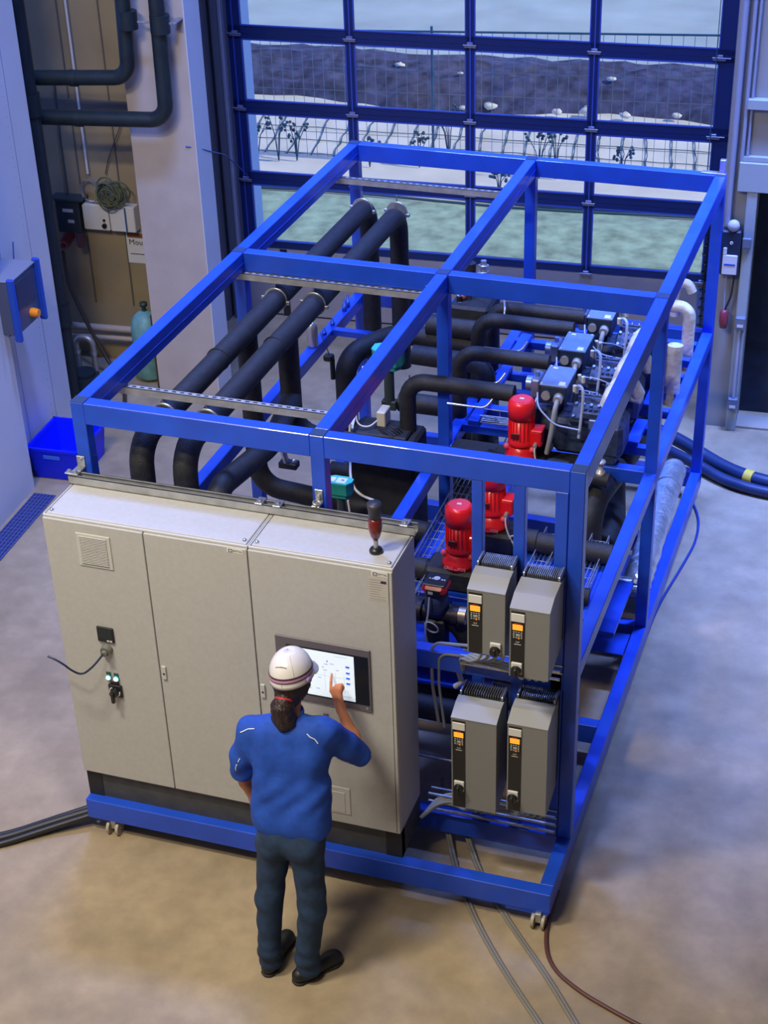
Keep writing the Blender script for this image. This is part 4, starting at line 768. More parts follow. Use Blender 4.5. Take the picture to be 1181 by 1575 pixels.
# ------------------------------------------------------------------ red pumps
def motor_thing(x, y, z, label, k, body=True):
    t = Thing('circulation_pump', (x, y, z - 0.12), label, 'pump', 'red pumps in the blue frame')
    t.part('pump_housing', MB().cbox(x - 0.20, x + 0.17, y - 0.11, y + 0.11, z - 0.16, z - 0.012, 0.02), BLK, None, 'black insulated pump housing')
    t.part('flange', MB().lathe([(0.0, -0.012), (0.108, -0.012), (0.108, 0.012), (0.098, 0.035), (0.085, 0.05), (0.078, 0.095), (0.0, 0.095)], (x, y, z)), RED)
    b = MB().lathe([(0.0, 0.09), (0.086, 0.09), (0.088, 0.11), (0.082, 0.13), (0.079, 0.135), (0.079, 0.30), (0.0, 0.30)], (x, y, z))
    for q in range(22):
        a = 2 * PI * q / 22; c, s_ = math.cos(a), math.sin(a); M = Matrix.Translation((x, y, z)) @ Matrix.Rotation(a, 4, 'Z'); b.box(0.076, 0.086, -0.0022, 0.0022, 0.14, 0.29, 0, M)
    m = t.part('motor', b, RED)
    t.part('terminal_box', MB().cbox(x + 0.07, x + 0.145, y - 0.05, y + 0.045, z + 0.10, z + 0.21, 0.008).cbox(x + 0.075, x + 0.15, y - 0.055, y + 0.05, z + 0.205, z + 0.22, 0.005), RED, m)
    b = MB().lathe([(0.0, 0.285), (0.089, 0.285), (0.090, 0.36), (0.086, 0.39), (0.074, 0.408), (0.066, 0.411), (0.0, 0.411)], (x, y, z))
    cov = t.part('fan_cover', b, RED)
    b = MB(); b.cyl((x, y, z + 0.4105), (x, y, z + 0.4115), 0.066, n=28, mat=0)
    for q in range(-6, 7):
        h = math.sqrt(max(0.0, 0.064 ** 2 - (q * 0.0095) ** 2)); b.box(x + q * 0.0095 - 0.0022, x + q * 0.0095 + 0.0022, y - h, y + h, z + 0.4115, z + 0.4145, 1)
    b.box(x - 0.014, x + 0.014, y - 0.008, y + 0.010, z + 0.4145, z + 0.416, 2)
    t.part('fan_grille', b, [RED, REDL, WHT], cov)
    t.part('rating_plate', MB().cbox(x - 0.045, x + 0.005, y - 0.093, y - 0.083, z + 0.16, z + 0.20, 0.002), mk('dark_red_plate', (0.10, 0.008, 0.01), 0.4), m)
    t.part('bolt_boss', MB().ball((x - 0.09, y - 0.03, z + 0.07), 0.022, n=10, m=8).ball((x + 0.085, y - 0.035, z + 0.07), 0.022, n=10, m=8), REDL)
    M = Matrix.Translation((x, y - 0.106, z + 0.012)) @ Matrix.Rotation(math.radians(68), 4, 'X')
    t.part('lettering', text_mb('GRUNDFOS', 0.026, M), mk('pale_pink_print', (0.75, 0.35, 0.40), 0.5))
    b = MB(); b.cyl((x + 0.11, y - 0.05, z + 0.125), (x + 0.11, y - 0.085, z + 0.115), 0.014, mat=0, n=10)
    cx, cy = x + 0.115, y - 0.10
    b.tube([(cx - 0.005, cy + 0.02, z + 0.118), (cx, cy, z + 0.07), (cx + 0.02, cy, z - 0.0), (cx + 0.05, cy, z - 0.06), (cx + 0.12, cy + 0.02, z - 0.14)], 0.006, n=8, mat=1, bend=0.03)
    b.torus((cx + 0.07, cy - 0.005, z - 0.04), 0.045, 0.005, (0.3, 1, 0.2), mat=1, n=20, m=6)
    t.part('motor_cable', b, [GLAND, CRM])
    return t
PUMPS = [(1.885, 1.60, 1.305, 'nearest red pump, standing left of the thin blue uprights'), (1.955, 2.09, 1.305, 'middle red pump, half hidden by the blue upright'), (2.00, 2.63, 1.525, 'topmost red pump, beside the compressors')]
for i, (x, y, z, l) in enumerate(PUMPS): motor_thing(x, y, z, l, i)
pipe('black pipe entering the nearest red pump from the left', [(1.05, 1.58, 1.22), (1.69, 1.59, 1.22)], 0.062, 0.1, joints=[((1.60, 1.59, 1.22), (1.68, 1.59, 1.22))])
pipe('black pipe leaving the middle red pump to the right', [(2.12, 2.08, 1.23), (2.74, 2.08, 1.21)], 0.066, 0.1, joints=[((2.16, 2.08, 1.23), (2.26, 2.08, 1.23)), ((2.42, 2.08, 1.22), (2.50, 2.08, 1.22))])
pipe('black pipe leaving the nearest red pump to the right', [(2.06, 1.58, 1.22), (2.70, 1.62, 1.18)], 0.056, 0.1, joints=[((2.10, 1.58, 1.22), (2.19, 1.58, 1.22)), ((2.45, 1.60, 1.20), (2.55, 1.60, 1.20))])
solo('insulated_pump_block', MB().cbox(1.50, 2.48, 2.44, 2.80, 1.40, 1.50, 0.02), BLK, (2.0, 2.6, 1.35), 'flat black insulated block that the topmost red pump stands on', 'insulation')
t = pipe('short black pipe with steel clamp in front of the topmost pump', [(1.40, 2.43, 1.50), (2.50, 2.43, 1.50)][:0] or [(1.36, 2.36, 1.50), (1.80, 2.36, 1.50), (1.86, 2.46, 1.50)], 0.036, 0.06)
t.part('steel_clamp', MB().cyl((1.375, 2.36, 1.50), (1.40, 2.36, 1.50), 0.045), BRASS if False else STEEL)
solo('insulation_flap', MB().box(-0.06, 0.06, -0.05, 0.05, -0.008, 0.008, 0, Matrix.Translation((1.86, 2.5, 1.565)) @ Matrix.Rotation(0.25, 4, 'Y')), BLK, (1.86, 2.5, 1.55), 'small square black flap on the insulated pump block', 'insulation')
t = pipe('black pipe with brass valve between topmost pump and right top beam', [(2.20, 2.55, 1.52), (2.62, 2.50, 1.50)], 0.05, 0.06, joints=[((2.22, 2.55, 1.52), (2.34, 2.535, 1.515))])
t.part('valve', MB().lathe([(0, 0), (0.03, 0), (0.03, 0.03), (0.018, 0.03), (0.018, 0.09), (0.032, 0.09), (0.032, 0.105), (0, 0.105)], (2.56, 2.50, 1.53), n=12), mk('cream_metal_valve', (0.62, 0.60, 0.50), 0.4, 0.4))

# small circulator with square head
cx, cy, cz = 1.865, 1.19, 1.35
t = Thing('circulator_pump', (cx, cy, cz - 0.3), 'small circulator pump with square red and black control head beside the cabinet side', 'pump')
b = MB(); b.cbox(cx - 0.075, cx + 0.075, cy - 0.075, cy + 0.075, cz, cz + 0.075, 0.025, 0)
hd = t.part('control_head', b, mk('red_control_head', (0.62, 0.015, 0.02), 0.3))
b = MB(); b.cbox(cx - 0.068, cx + 0.068, cy - 0.068, cy + 0.068, cz + 0.072, cz + 0.081, 0.006, 0); b.cyl((cx, cy + 0.01, cz + 0.081), (cx, cy + 0.01, cz + 0.083), 0.020, mat=1, n=20)
for q in (-0.045, -0.028, 0.03, 0.045): b.box(cx + q, cx + q + 0.010, cy - 0.005, cy + 0.006, cz + 0.081, cz + 0.0825, 1)
b.cbox(cx - 0.04, cx + 0.045, cy - 0.079, cy - 0.072, cz + 0.0, cz + 0.05, 0.002, 0).box(cx - 0.03, cx, cy - 0.082, cy - 0.078, cz + 0.02, cz + 0.038, 1)
t.part('control_plate', b, [BLK2, WHT], hd)
t.part('motor', MB().lathe([(0, -0.16), (0.06, -0.16), (0.075, -0.12), (0.068, 0.0), (0, 0.0)], (cx, cy, cz)), IRON)
t.part('pump_body', MB().cyl((cx - 0.22, cy, cz - 0.16), (cx + 0.17, cy, cz - 0.16), 0.045).cyl((cx - 0.12, cy, cz - 0.16), (cx - 0.09, cy, cz - 0.16), 0.07).cyl((cx + 0.10, cy, cz - 0.16), (cx + 0.14, cy, cz - 0.16), 0.065, n=6), mk('cast_iron_dark', (0.03, 0.022, 0.03), 0.5, 0.3))
t.part('union_nut', MB().cyl((cx + 0.14, cy, cz - 0.15), (cx + 0.185, cy, cz - 0.15), 0.055, n=8), mk('bronze_nut', (0.40, 0.33, 0.24), 0.4, 0.7))
t.part('white_pipe', MB().cyl((cx + 0.185, cy, cz - 0.15), (cx + 0.40, cy, cz - 0.15), 0.022), CRM)
t.part('cable', MB().tube([(cx - 0.02, cy - 0.085, cz - 0.0), (cx - 0.02, cy - 0.11, cz - 0.10), (cx - 0.04, cy - 0.12, cz - 0.22), (cx - 0.02, cy - 0.10, cz - 0.38)], 0.006, n=8, bend=0.05).torus((cx + 0.0, cy - 0.115, cz - 0.19), 0.045, 0.005, (0.2, 1, 0.3), n=20, m=6), CRM)
t.part('foot', MB().cbox(cx - 0.06, cx + 0.06, cy - 0.05, cy + 0.06, cz - 0.42, cz - 0.19, 0.01), mk('cast_iron_dark2', (0.02, 0.02, 0.03), 0.5))
fr.part('equipment_tray', MB().cbox(1.49, 2.28, 0.85, 1.42, 0.905, 0.93, 0.004), BLUE, None, 'blue tray under the small circulator')
fr.part('equipment_tray', MB().cbox(1.49, 2.78, 1.45, 2.30, 1.105, 1.14, 0.004), BLUE, None, 'blue tray under the red pumps')
solo('bent_white_pipe', MB().tube([(2.13, 0.62, 1.37), (2.20, 0.58, 1.18), (2.16, 0.58, 1.14)], 0.016, n=10), CRM, (2.1, 0.6, 1.2), 'short white pipe slanting beside the upper left drive', 'pipe')

# cable ladders (wire trays)
def ladder(p, q, w, label, n=None, mat=STEEL):
    p = Vector(p); q = Vector(q); d = (q - p).normalized(); s = d.cross(Vector((0, 0, 1))).normalized() * w / 2
    b = MB(); L = (q - p).length
    for k in range(5):
        o = s * (k / 2 - 1); b.tube([p + o, q + o], 0.004, n=5)
    for sg in (-1, 1): b.tube([p + s * sg + Vector((0, 0, .05)), q + s * sg + Vector((0, 0, .05))], 0.005, n=5)
    m = int(L / 0.10)
    for k in range(m + 1):
        c = p + d * (L * k / m); b.tube([c - s + Vector((0, 0, .05)), c - s, c + s, c + s + Vector((0, 0, .05))], 0.0035, n=5)
    solo('cable_tray', b, mat, p, label, 'cable tray', 'wire cable trays inside the frame')
ladder((1.64, 0.70, 1.18), (1.60, 2.9, 1.18), 0.13, 'wire cable tray running back beside the nearest red pump')
ladder((1.80, 2.9, 1.20), (1.78, 4.8, 1.20), 0.16, 'wire cable tray below the compressor pipes')
ladder((2.32, 1.52, 1.16), (2.32, 2.30, 1.16), 0.11, 'short wire cable tray behind the upper drives, left one')
ladder((2.62, 1.52, 1.16), (2.62, 2.30, 1.16), 0.11, 'short wire cable tray behind the upper drives, right one')
ladder((1.60, 3.1, 1.50), (2.05, 3.1, 1.50), 0.10, 'small wire tray left of the nearest compressor')

# black insulated heat exchanger block with cable bundle and terminal box
t = Thing('heat_exchanger', (0.95, 2.6, 0.25), 'large black insulated heat exchanger block left of the middle post', 'heat exchanger', 'black insulated heat exchangers')
t.part('body', MB().cbox(0.82, 1.30, 2.50, 2.80, 0.26, 1.56, 0.02), BLK)
t.part('top_frame', MB().cbox(0.86, 1.24, 2.53, 2.77, 1.56, 1.585, 0.01).cbox(0.86, 1.08, 2.48, 2.52, 1.555, 1.575, 0.006), BLK)
t = Thing('heat_exchanger', (1.58, 4.1, 0.25), 'tall black insulated heat exchanger block behind the middle post', 'heat exchanger', 'black insulated heat exchangers')
t.part('body', MB().cbox(1.10, 1.40, 3.95, 4.30, 0.26, 1.92, 0.02), BLK)
t.part('steel_fitting', MB().lathe([(0, 0), (0.018, 0), (0.018, 0.08), (0.030, 0.085), (0.030, 0.10), (0.014, 0.10), (0.014, 0.17), (0, 0.17)], (1.22, 4.1, 1.92), n=14), STEEL)
t.part('copper_elbow', MB().ball((1.175, 4.08, 1.945), 0.03), mk('copper_red', (0.55, 0.16, 0.12), 0.4, 0.5))
t = Thing('terminal_box', (1.03, 2.70, 1.59), 'small cream terminal box on the black heat exchanger block', 'terminal box')
t.part('box', MB().cbox(1.00, 1.06, 2.63, 2.75, 1.590, 1.70, 0.006), mk('cream_box', (0.62, 0.60, 0.54), 0.45))
t.part('cable', MB().tube([(1.0, 2.64, 1.63), (0.96, 2.58, 1.60), (0.88, 2.57, 1.62), (0.86, 2.62, 1.70), (0.86, 2.7, 1.90)], 0.006, n=8, bend=0.04), CRM)
WC = ['left', 'middle', 'right']
for i in range(3):
    cable('sensor_cable', [(0.80 + i * 0.045, 2.95, 1.86), (0.82 + i * 0.03, 2.85, 1.78), (0.85, 2.70, 1.70 + 0.01 * i), (0.86 + .006 * i, 2.5, 1.62)], 0.008, CRM, WC[i] + ' of three white cables dropping from the green actuator', 'white cables below the green actuator')
b = MB(); b.tube([(0.86, 2.50, 1.66), (0.86, 2.47, 1.56), (0.88, 2.42, 1.42), (0.92, 2.30, 1.36), (1.02, 2.15, 1.34), (1.16, 2.10, 1.34)], 0.009, n=8, bend=0.15); b.torus((0.80, 2.44, 1.47), 0.055, 0.007, (0.2, 1, 0.5), n=22, m=6)
solo('looped_cable', b, CRM, (0.86, 2.47, 1.5), 'white looped cable hanging in front of the black heat exchanger block', 'cable')
b = MB()
for k in range(5): b.tube([(1.02, 2.6, 1.60), (1.08 + k * .02, 2.55, 1.61 + .01 * k), (1.15 + k * 0.01, 2.52 + k * .02, 1.59)], 0.004, n=6, bend=0.04)
solo('loose_wires', b, RUB, (1.05, 2.6, 1.59), 'loose thin black wires beside the cream terminal box', 'wires')
slotted('support_channel', 1.00, 1.36, 3.28, 1.62, 'short slotted steel channel behind the cream terminal box')
pipe('grey-black pipe stub under the short slotted channel', [(1.00, 3.12, 1.54), (1.35, 3.12, 1.54)], 0.07, 0.1)

# green actuators
def actuator(x, y, z, w, label, lid=True, stem=0.35):
    t = Thing('valve_actuator', (x, y, z), label, 'actuator', 'green valve actuators')
    pr = lambda k, dx=0: [(x + a * w * k + dx, y + c * w * k * .62) for a, c in ((-1, -.55), (-.7, -1), (.7, -1), (1, -.2), (1, .6), (.55, 1), (-.6, 1), (-1, .6))]
    b = MB(); b.prism(pr(1.0), z, z + w * 0.95, 'z'); b.prism(pr(.80), z - w * 0.35, z, 'z'); t.part('housing', b, GRN)
    t.part('lid', MB().prism(pr(1.03), z + w * 0.95, z + w * 1.08, 'z'), GRNL)
    if lid:
        t.part('sticker', MB().box(x - w * .25, x + w * .55, y - w * .45, y + w * .35, z + w * 1.08, z + w * 1.085).box(x - w * .78, x - w * .38, y - w * .35, y + w * .3, z + w * 1.08, z + w * 1.085), WHT)
        t.part('print_mark', MB().box(x + w * .12, x + w * .35, y - w * .1, y + w * .1, z + w * 1.085, z + w * 1.09), mk('teal_print', (0.02, 0.2, 0.3), 0.5))
    t.part('yoke', MB().cyl((x, y, z - stem), (x, y, z - w * .3), w * 0.34).cbox(x - w * .5, x + w * .5, y - w * .3, y + w * .3, z - stem - 0.05, z - stem + 0.02, 0.006), mk('actuator_yoke_dark', (0.03, 0.045, 0.05), 0.5))
    return t
t = actuator(1.02, 1.86, 1.52, 0.080, 'green valve actuator with label just behind the cabinet top', True, 0.22)
t.part('cable', MB().tube([(1.09, 1.80, 1.50), (1.11, 1.80, 1.30), (1.12, 1.75, 1.15), (1.25, 1.5, 1.05)], 0.007, n=8, bend=0.05), CRM)
actuator(0.96, 1.42, 1.43, 0.075, 'second, lower green valve actuator mostly hidden by the cabinet top', True, 0.2)
actuator(0.95, 3.05, 1.86, 0.105, 'large dark green valve actuator above the black heat exchanger block', False, 0.3)

# left inner equipment: expansion can, small valves on the left middle beam
t = Thing('expansion_can', (0.04, 3.9, ZM), 'small silver rounded can standing on the left middle beam', 'can')
t.part('body', MB().lathe([(0, 0), (0.035, 0.0), (0.042, 0.012), (0.042, 0.15), (0.034, 0.185), (0.015, 0.20), (0, 0.203)], (0.04, 3.93, ZM)), mk('silver_beige_can', (0.50, 0.47, 0.42), 0.3, 0.6))
for i, y in enumerate((4.15, 4.33, 4.60, 4.68)):
    h = 0.05 if i < 2 else 0.10
    solo('drain_valve', MB().lathe([(0, 0), (0.018, 0), (0.018, h * .5), (0.010, h * .5), (0.010, h), (0, h)], (0.05, y, ZM), n=10), [mk('blue_steel_fitting', (0.03, 0.09, 0.42), 0.4, 0.4)], (0.05, y, ZM), ('nearest small', 'second small', 'third, tall', 'farthest tall')[i] + ' blue fitting on the left middle beam', 'valve', 'fittings on the left middle beam')
# mid-frame background pipes and valves
pipe('horizontal black pipe behind the large green actuator', [(0.95, 3.95, 1.75), (1.40, 3.95, 1.75)], 0.08, 0.1)
pipe('lower horizontal black pipe left of the middle post', [(0.98, 3.5, 1.72), (1.52, 3.48, 1.72), (1.52, 3.48, 0.8)], 0.07, 0.12)
pipe('long flat black pipe low behind the left middle beam', [(0.15, 3.9, 0.45), (0.9, 3.9, 0.45)], 0.06, 0.1)
pipe('upright black pipe with cone under the middle front beam', [(1.12, 4.45, 1.0), (1.12, 4.45, 2.05)], 0.045, 0.1)
t = Thing('spring_valve', (1.24, 4.35, 1.6), 'steel spring-loaded valve beside the middle post', 'valve')
b = MB(); b.cyl((1.24, 4.4, 1.55), (1.24, 4.4, 2.10), 0.022)
for k in range(9): b.torus((1.24, 4.4, 1.66 + k * 0.05), 0.034, 0.008, (0, 0.15, 1), n=16, m=6)
t.part('spindle', b, STEEL)
for i, (x, y) in enumerate(((1.00, 4.02), (1.16, 4.04))):
    t = Thing('ball_valve', (x, y, 1.83), ('left' if i == 0 else 'right') + ' of two round black valve knobs on the black pipe', 'valve', 'round black valve knobs')
    t.part('knob', MB().ball((x, y, 1.88), 0.048).cyl((x, y, 1.92), (x, y, 1.96), 0.02), BLK2); t.part('lever', MB().tube([(x, y, 1.96), (x - 0.06, y, 1.99), (x - 0.09, y - 0.02, 1.95)], 0.005, n=6), STEEL)
t = Thing('level_sensor', (0.42, 3.42, 1.6), 'small black sensor head on a stem beside the big bent pipe', 'sensor')
t.part('head', MB().cbox(0.34, 0.41, 3.37, 3.43, 1.64, 1.69, 0.01).cyl((0.40, 3.40, 1.50), (0.40, 3.40, 1.66), 0.018), BLK2)
t.part('cable', MB().tube([(0.38, 3.40, 1.69), (0.33, 3.44, 1.76), (0.28, 3.5, 1.80)], 0.004, n=6, bend=0.03), RUB)
t = Thing('sensor_bracket', (0.1, 3.1, 0.9), 'small silver and black sensor on the left side between the upright pipes', 'sensor')
t.part('bracket', MB().cbox(0.06, 0.20, 3.08, 3.16, 0.88, 0.93, 0.006), BLK2); t.part('sensor', MB().cyl((0.12, 3.1, 0.93), (0.10, 3.1, 1.02), 0.022).ball((0.18, 3.1, 0.95), 0.018), STEEL)
pipe('hanging black pipe with tapered end beside the rear middle beam', [(0.50, 4.85, 1.30), (0.50, 4.85, 1.62), (0.75, 4.85, 1.68), (1.2, 4.85, 1.68)], 0.04, 0.05)
solo('filter_cup', MB().lathe([(0, 0), (0.05, 0), (0.05, 0.12), (0.056, 0.125), (0.056, 0.14), (0, 0.14)], (0.72, 4.35, 1.48)), [mk('silver_dark_cup', (0.20, 0.22, 0.28), 0.35, 0.6)], (0.72, 4.35, 1.48), 'round silver-rimmed filter cup behind the big bent pipe', 'filter')
fr.part('cross_rail', MB().cbox(0.08, 1.40, 4.25, 4.31, ZM - 0.05, ZM, 0.003), BLUE)

# ------------------------------------------------------------------ compressors
def compressor(xc, yc, zt, label):
    # terminal box centre xc,yc; its top at zt
    t = Thing('compressor', (xc + 0.25, yc + 0.1, ZM + 0.01), label, 'compressor', 'dark blue piston compressors')
    z0 = ZM + 0.05; zb = zt - 0.13
    b = MB()
    # motor barrel along x, crankcase with cylinder banks
    b.cyl((xc - 0.20, yc + 0.03, z0 + 0.13), (xc + 0.02, yc + 0.03, z0 + 0.14), 0.125, 0.135, n=26); b.cyl((xc - 0.22, yc + 0.03, z0 + 0.13), (xc - 0.20, yc + 0.03, z0 + 0.13), 0.10, 0.125, n=26)
    b.cbox(xc + 0.0, xc + 0.46, yc - 0.11, yc + 0.17, z0 - 0.0, z0 + 0.25, 0.03)
    b.cbox(xc - 0.12, xc - 0.02, yc - 0.10, yc + 0.15, z0 - 0.045, z0 + 0.06, 0.01).cbox(xc + 0.32, xc + 0.42, yc - 0.10, yc + 0.15, z0 - 0.045, z0 + 0.06, 0.01)
    t.part('crankcase', b, IRON)
    for s in (-1, 1):
        M = Matrix.Translation((xc + 0.24, yc + 0.03 + s * 0.09, z0 + 0.27)) @ Matrix.Rotation(-s * 0.55, 4, 'X')
        hb = MB(); hb.cbox(-0.13, 0.13, -0.07, 0.07, -0.05, 0.045, 0.012, 0, M); hb.cbox(-0.12, 0.12, -0.06, 0.06, 0.045, 0.062, 0.006, 0, M)
        for i in range(5):
            for j in (-1, 1): hb.cyl(M @ Vector((-0.10 + i * 0.05, j * 0.048, 0.06)), M @ Vector((-0.10 + i * 0.05, j * 0.048, 0.076)), 0.011, n=6, mat=1)
        t.part('cylinder_head', hb, [IRON, mk('bolt_blue_grey', (0.20, 0.28, 0.50), 0.35, 0.6)])
    # terminal box
    b = MB(); b.cbox(xc - 0.085, xc + 0.085, yc - 0.13, yc + 0.15, zt - 0.14, zt - 0.012, 0.006); tb_ = t.part('terminal_box', b, mk('terminal_box_side', (0.015, 0.03, 0.08), 0.45))
    b = MB(); b.cbox(xc - 0.092, xc + 0.092, yc - 0.135, yc + 0.155, zt - 0.012, zt, 0.003, 0); b.box(xc + 0.03, xc + 0.07, yc - 0.12, yc - 0.07, zt, zt + 0.001, 1).box(xc - 0.06, xc - 0.03, yc + 0.11, yc + 0.13, zt, zt + 0.001, 1)
    for i in (-1, 1):
        for j in (-1, 1): b.cyl((xc + i * 0.078, yc + 0.01 + j * 0.13, zt), (xc + i * 0.078, yc + 0.01 + j * 0.13, zt + 0.004), 0.006, n=8, mat=1)
    t.part('box_lid', b, [TBOX, WHT], tb_)
    b = MB()
    b.cyl((xc - 0.045, yc - 0.13, zt - 0.075), (xc - 0.045, yc - 0.15, zt - 0.075), 0.030); b.cyl((xc + 0.040, yc - 0.13, zt - 0.08), (xc + 0.040, yc - 0.175, zt - 0.085), 0.033, 0.030)
    t.part('cable_gland', b, GLAND, tb_)
    t.part('supply_cable', MB().tube([(xc + 0.04, yc - 0.17, zt - 0.085), (xc + 0.035, yc - 0.21, zt - 0.12), (xc + 0.02, yc - 0.24, zt - 0.30), (xc - 0.01, yc - 0.22, zt - 0.45)], 0.017, n=10, bend=0.06), GC, tb_)
    # suction valve left of the box, hose and small fittings
    t.part('suction_valve', MB().cyl((xc - 0.20, yc - 0.02, zt - 0.06), (xc - 0.10, yc - 0.02, zt - 0.06), 0.052, n=8).cbox(xc - 0.16, xc - 0.10, yc - 0.09, yc + 0.05, zt - 0.13, zt - 0.0, 0.01).cyl((xc - 0.13, yc - 0.02, zt - 0.0), (xc - 0.13, yc - 0.02, zt + 0.03), 0.016), mk('suction_valve_steel_blue', (0.20, 0.27, 0.48), 0.35, 0.6))
    for (dx, dy, dz) in ((0.13, -0.08, -0.02), (0.13, -0.02, -0.06), (0.15, 0.08, -0.03), (0.11, 0.14, -0.05)):
        t.part('small_fitting', MB().cyl((xc + dx, yc + dy, zt + dz - 0.03), (xc + dx, yc + dy, zt + dz + 0.012), 0.014, n=8), CRM)
    b = MB(); b.tube([(xc + 0.13, yc - 0.06, zt - 0.03), (xc + 0.19, yc - 0.10, zt + 0.02), (xc + 0.20, yc - 0.14, zt - 0.12), (xc + 0.19, yc - 0.18, zt - 0.33)], 0.011, n=8, bend=0.06)
    b.tube([(xc + 0.15, yc + 0.08, zt - 0.02), (xc + 0.26, yc + 0.02, zt + 0.01), (xc + 0.34, yc + 0.06, zt - 0.04)], 0.004, n=6, bend=0.05)
    b.tube([(xc - 0.10, yc - 0.14, zt - 0.06), (xc - 0.08, yc - 0.22, zt - 0.12), (xc + 0.04, yc - 0.25, zt - 0.22), (xc + 0.20, yc - 0.22, zt - 0.25)], 0.006, n=6, bend=0.05)
    t.part('sensor_cable', b, mk('blue_white_cable', (0.36, 0.42, 0.58), 0.5))
    b = MB(); b.cbox(xc + 0.20, xc + 0.34, yc - 0.16, yc - 0.10, zt - 0.20, zt - 0.15, 0.008, 0)
    for i in range(4): b.cyl((xc + 0.215 + i * 0.035, yc - 0.13, zt - 0.15), (xc + 0.215 + i * 0.035, yc - 0.13, zt - 0.135), 0.013, n=8, mat=0)
    b.cbox(xc + 0.25, xc + 0.31, yc - 0.18, yc - 0.14, zt - 0.26, zt - 0.19, 0.005, 1); (lambda *a, **k: None)((xc + 0.20, yc - 0.17, z0 + 0.05), (xc + 0.20, yc - 0.13, z0 + 0.05), 0.016, mat=1, n=10)
    t.part('oil_regulator', b, [IRON, mk('bolt_blue_grey', (0.20, 0.28, 0.50), 0.35, 0.6)])
    return t
compressor(2.185, 2.84, 2.02, 'nearest compressor with flat blue-grey terminal box lid, behind the topmost red pump')
compressor(2.175, 3.40, 2.01, 'middle compressor with flat blue-grey terminal box lid')
compressor(2.235, 3.98, 2.00, 'farthest compressor with flat blue-grey terminal box lid')
for (y, x0, x1, zz, l, g) in ((3.70, 1.40, 2.09, 1.96, 'black suction pipe to the farthest compressor, nearer of its two', 0), (3.92, 1.44, 2.12, 1.96, 'farthest black suction pipe, ending at the farthest compressor', 0), (3.16, 1.42, 2.05, 1.955, 'black suction pipe to the middle compressor', 0), (2.70, 1.20, 1.93, 1.93, 'black suction pipe to the nearest compressor, passing the middle post', 0)):
    pipe(l, [(x0, y, 0.9), (x0, y, zz), (x1, y, zz)], 0.052 if y > 3 else 0.056, 0.13)
# thin liquid lines
for i, (y, x) in enumerate(((3.50, 1.50), (2.98, 1.48), (2.62, 1.50))):
    solo('thin_line', MB().tube([(x, y, 1.84), (x + 0.26, y, 1.84), (x + 0.30, y + 0.05, 1.90)], 0.008, n=8, bend=0.04), mk('pale_steel_line', (0.60, 0.62, 0.68), 0.3, 0.7), (x, y, 1.84), ('farthest', 'middle', 'nearest')[i] + ' thin bent steel line under the suction pipes', 'pipe', 'thin steel lines')
solo('thin_line', MB().tube([(1.26, 4.15, 2.06), (1.26, 4.15, 2.12), (1.50, 4.0, 2.06), (1.58, 3.75, 2.03), (1.58, 3.7, 1.9)], 0.008, n=8, bend=0.04), MATS['pale_steel_line'], (1.26, 4.15, 2.06), 'thin bent steel line above the two farthest suction pipes', 'pipe', 'thin steel lines')
for i, y in enumerate((3.02, 3.56)):
    solo('tie_rod', MB().tube([(1.98, y - 0.12, 1.54), (1.99, y + 0.12, 1.80)], 0.006, n=6).ball((1.985, y, 1.68), 0.022, n=8, m=6).cyl((1.96, y, 1.68), (2.01, y, 1.70), 0.010, n=6), STEEL, (1.98, y, 1.5), ('nearer' if i == 0 else 'farther') + ' slanting steel tie rod left of the compressors', 'rod', 'steel tie rods')
# discharge pipes, wrapped cream/silver, on the right
for i, (y, l) in enumerate(((2.86, 'nearest'), (3.26, 'middle'), (3.66, 'farthest'))):
    t = Thing('discharge_pipe', (2.56, y, 1.8), l + ' cream-wrapped pipe elbow over the compressors beside the right top beam', 'pipe', 'cream-wrapped discharge pipes')
    t.part('wrapped_pipe', MB().tube([(2.50, y - 0.06, 1.80), (2.54, y + 0.02, 1.96), (2.60, y + 0.24, 1.95), (2.66, y + 0.30, 1.80)], 0.047, n=16, bend=0.07), CREAM)
    b = MB(); b.cyl((2.49, y - 0.08, 1.77), (2.50, y - 0.06, 1.81), 0.060, n=16)
    for q in range(6): a = 2 * PI * q / 6; b.cyl((2.49 + 0.058 * math.cos(a), y - 0.08 + 0.058 * math.sin(a), 1.75), (2.50 + 0.058 * math.cos(a), y - 0.07 + 0.058 * math.sin(a), 1.82), 0.010, n=6, mat=1)
    t.part('flange', b, [IRON, STEEL])
t = pipe('cream-wrapped pipe with elbow outside the right post, rear', [(2.56, 4.55, 1.84), (2.76, 4.55, 1.84), (2.76, 4.55, 1.35)], 0.046, 0.08, name='wrapped_pipe', mat=CREAM, group='cream-wrapped pipes at the right side')
pipe('thick silver-cream vertical pipe beside the middle right post', [(2.765, 3.90, 1.38), (2.765, 3.94, 1.82)], 0.055, 0.1, name='wrapped_pipe', mat=CREAM, group='cream-wrapped pipes at the right side')
pipe('small cream pipe bend at the rear right of the frame', [(2.60, 4.88, 1.62), (2.60, 4.88, 1.86), (2.68, 4.88, 1.90), (2.72, 4.88, 1.82)], 0.035, 0.06, name='wrapped_pipe', mat=CREAM, group='cream-wrapped pipes at the right side')
pipe('cream pipe crossing at the right top beam', [(2.46, 3.32, 1.72), (2.66, 3.28, 1.72)], 0.045, 0.05, name='wrapped_pipe', mat=CREAM, group='cream-wrapped pipes at the right side')
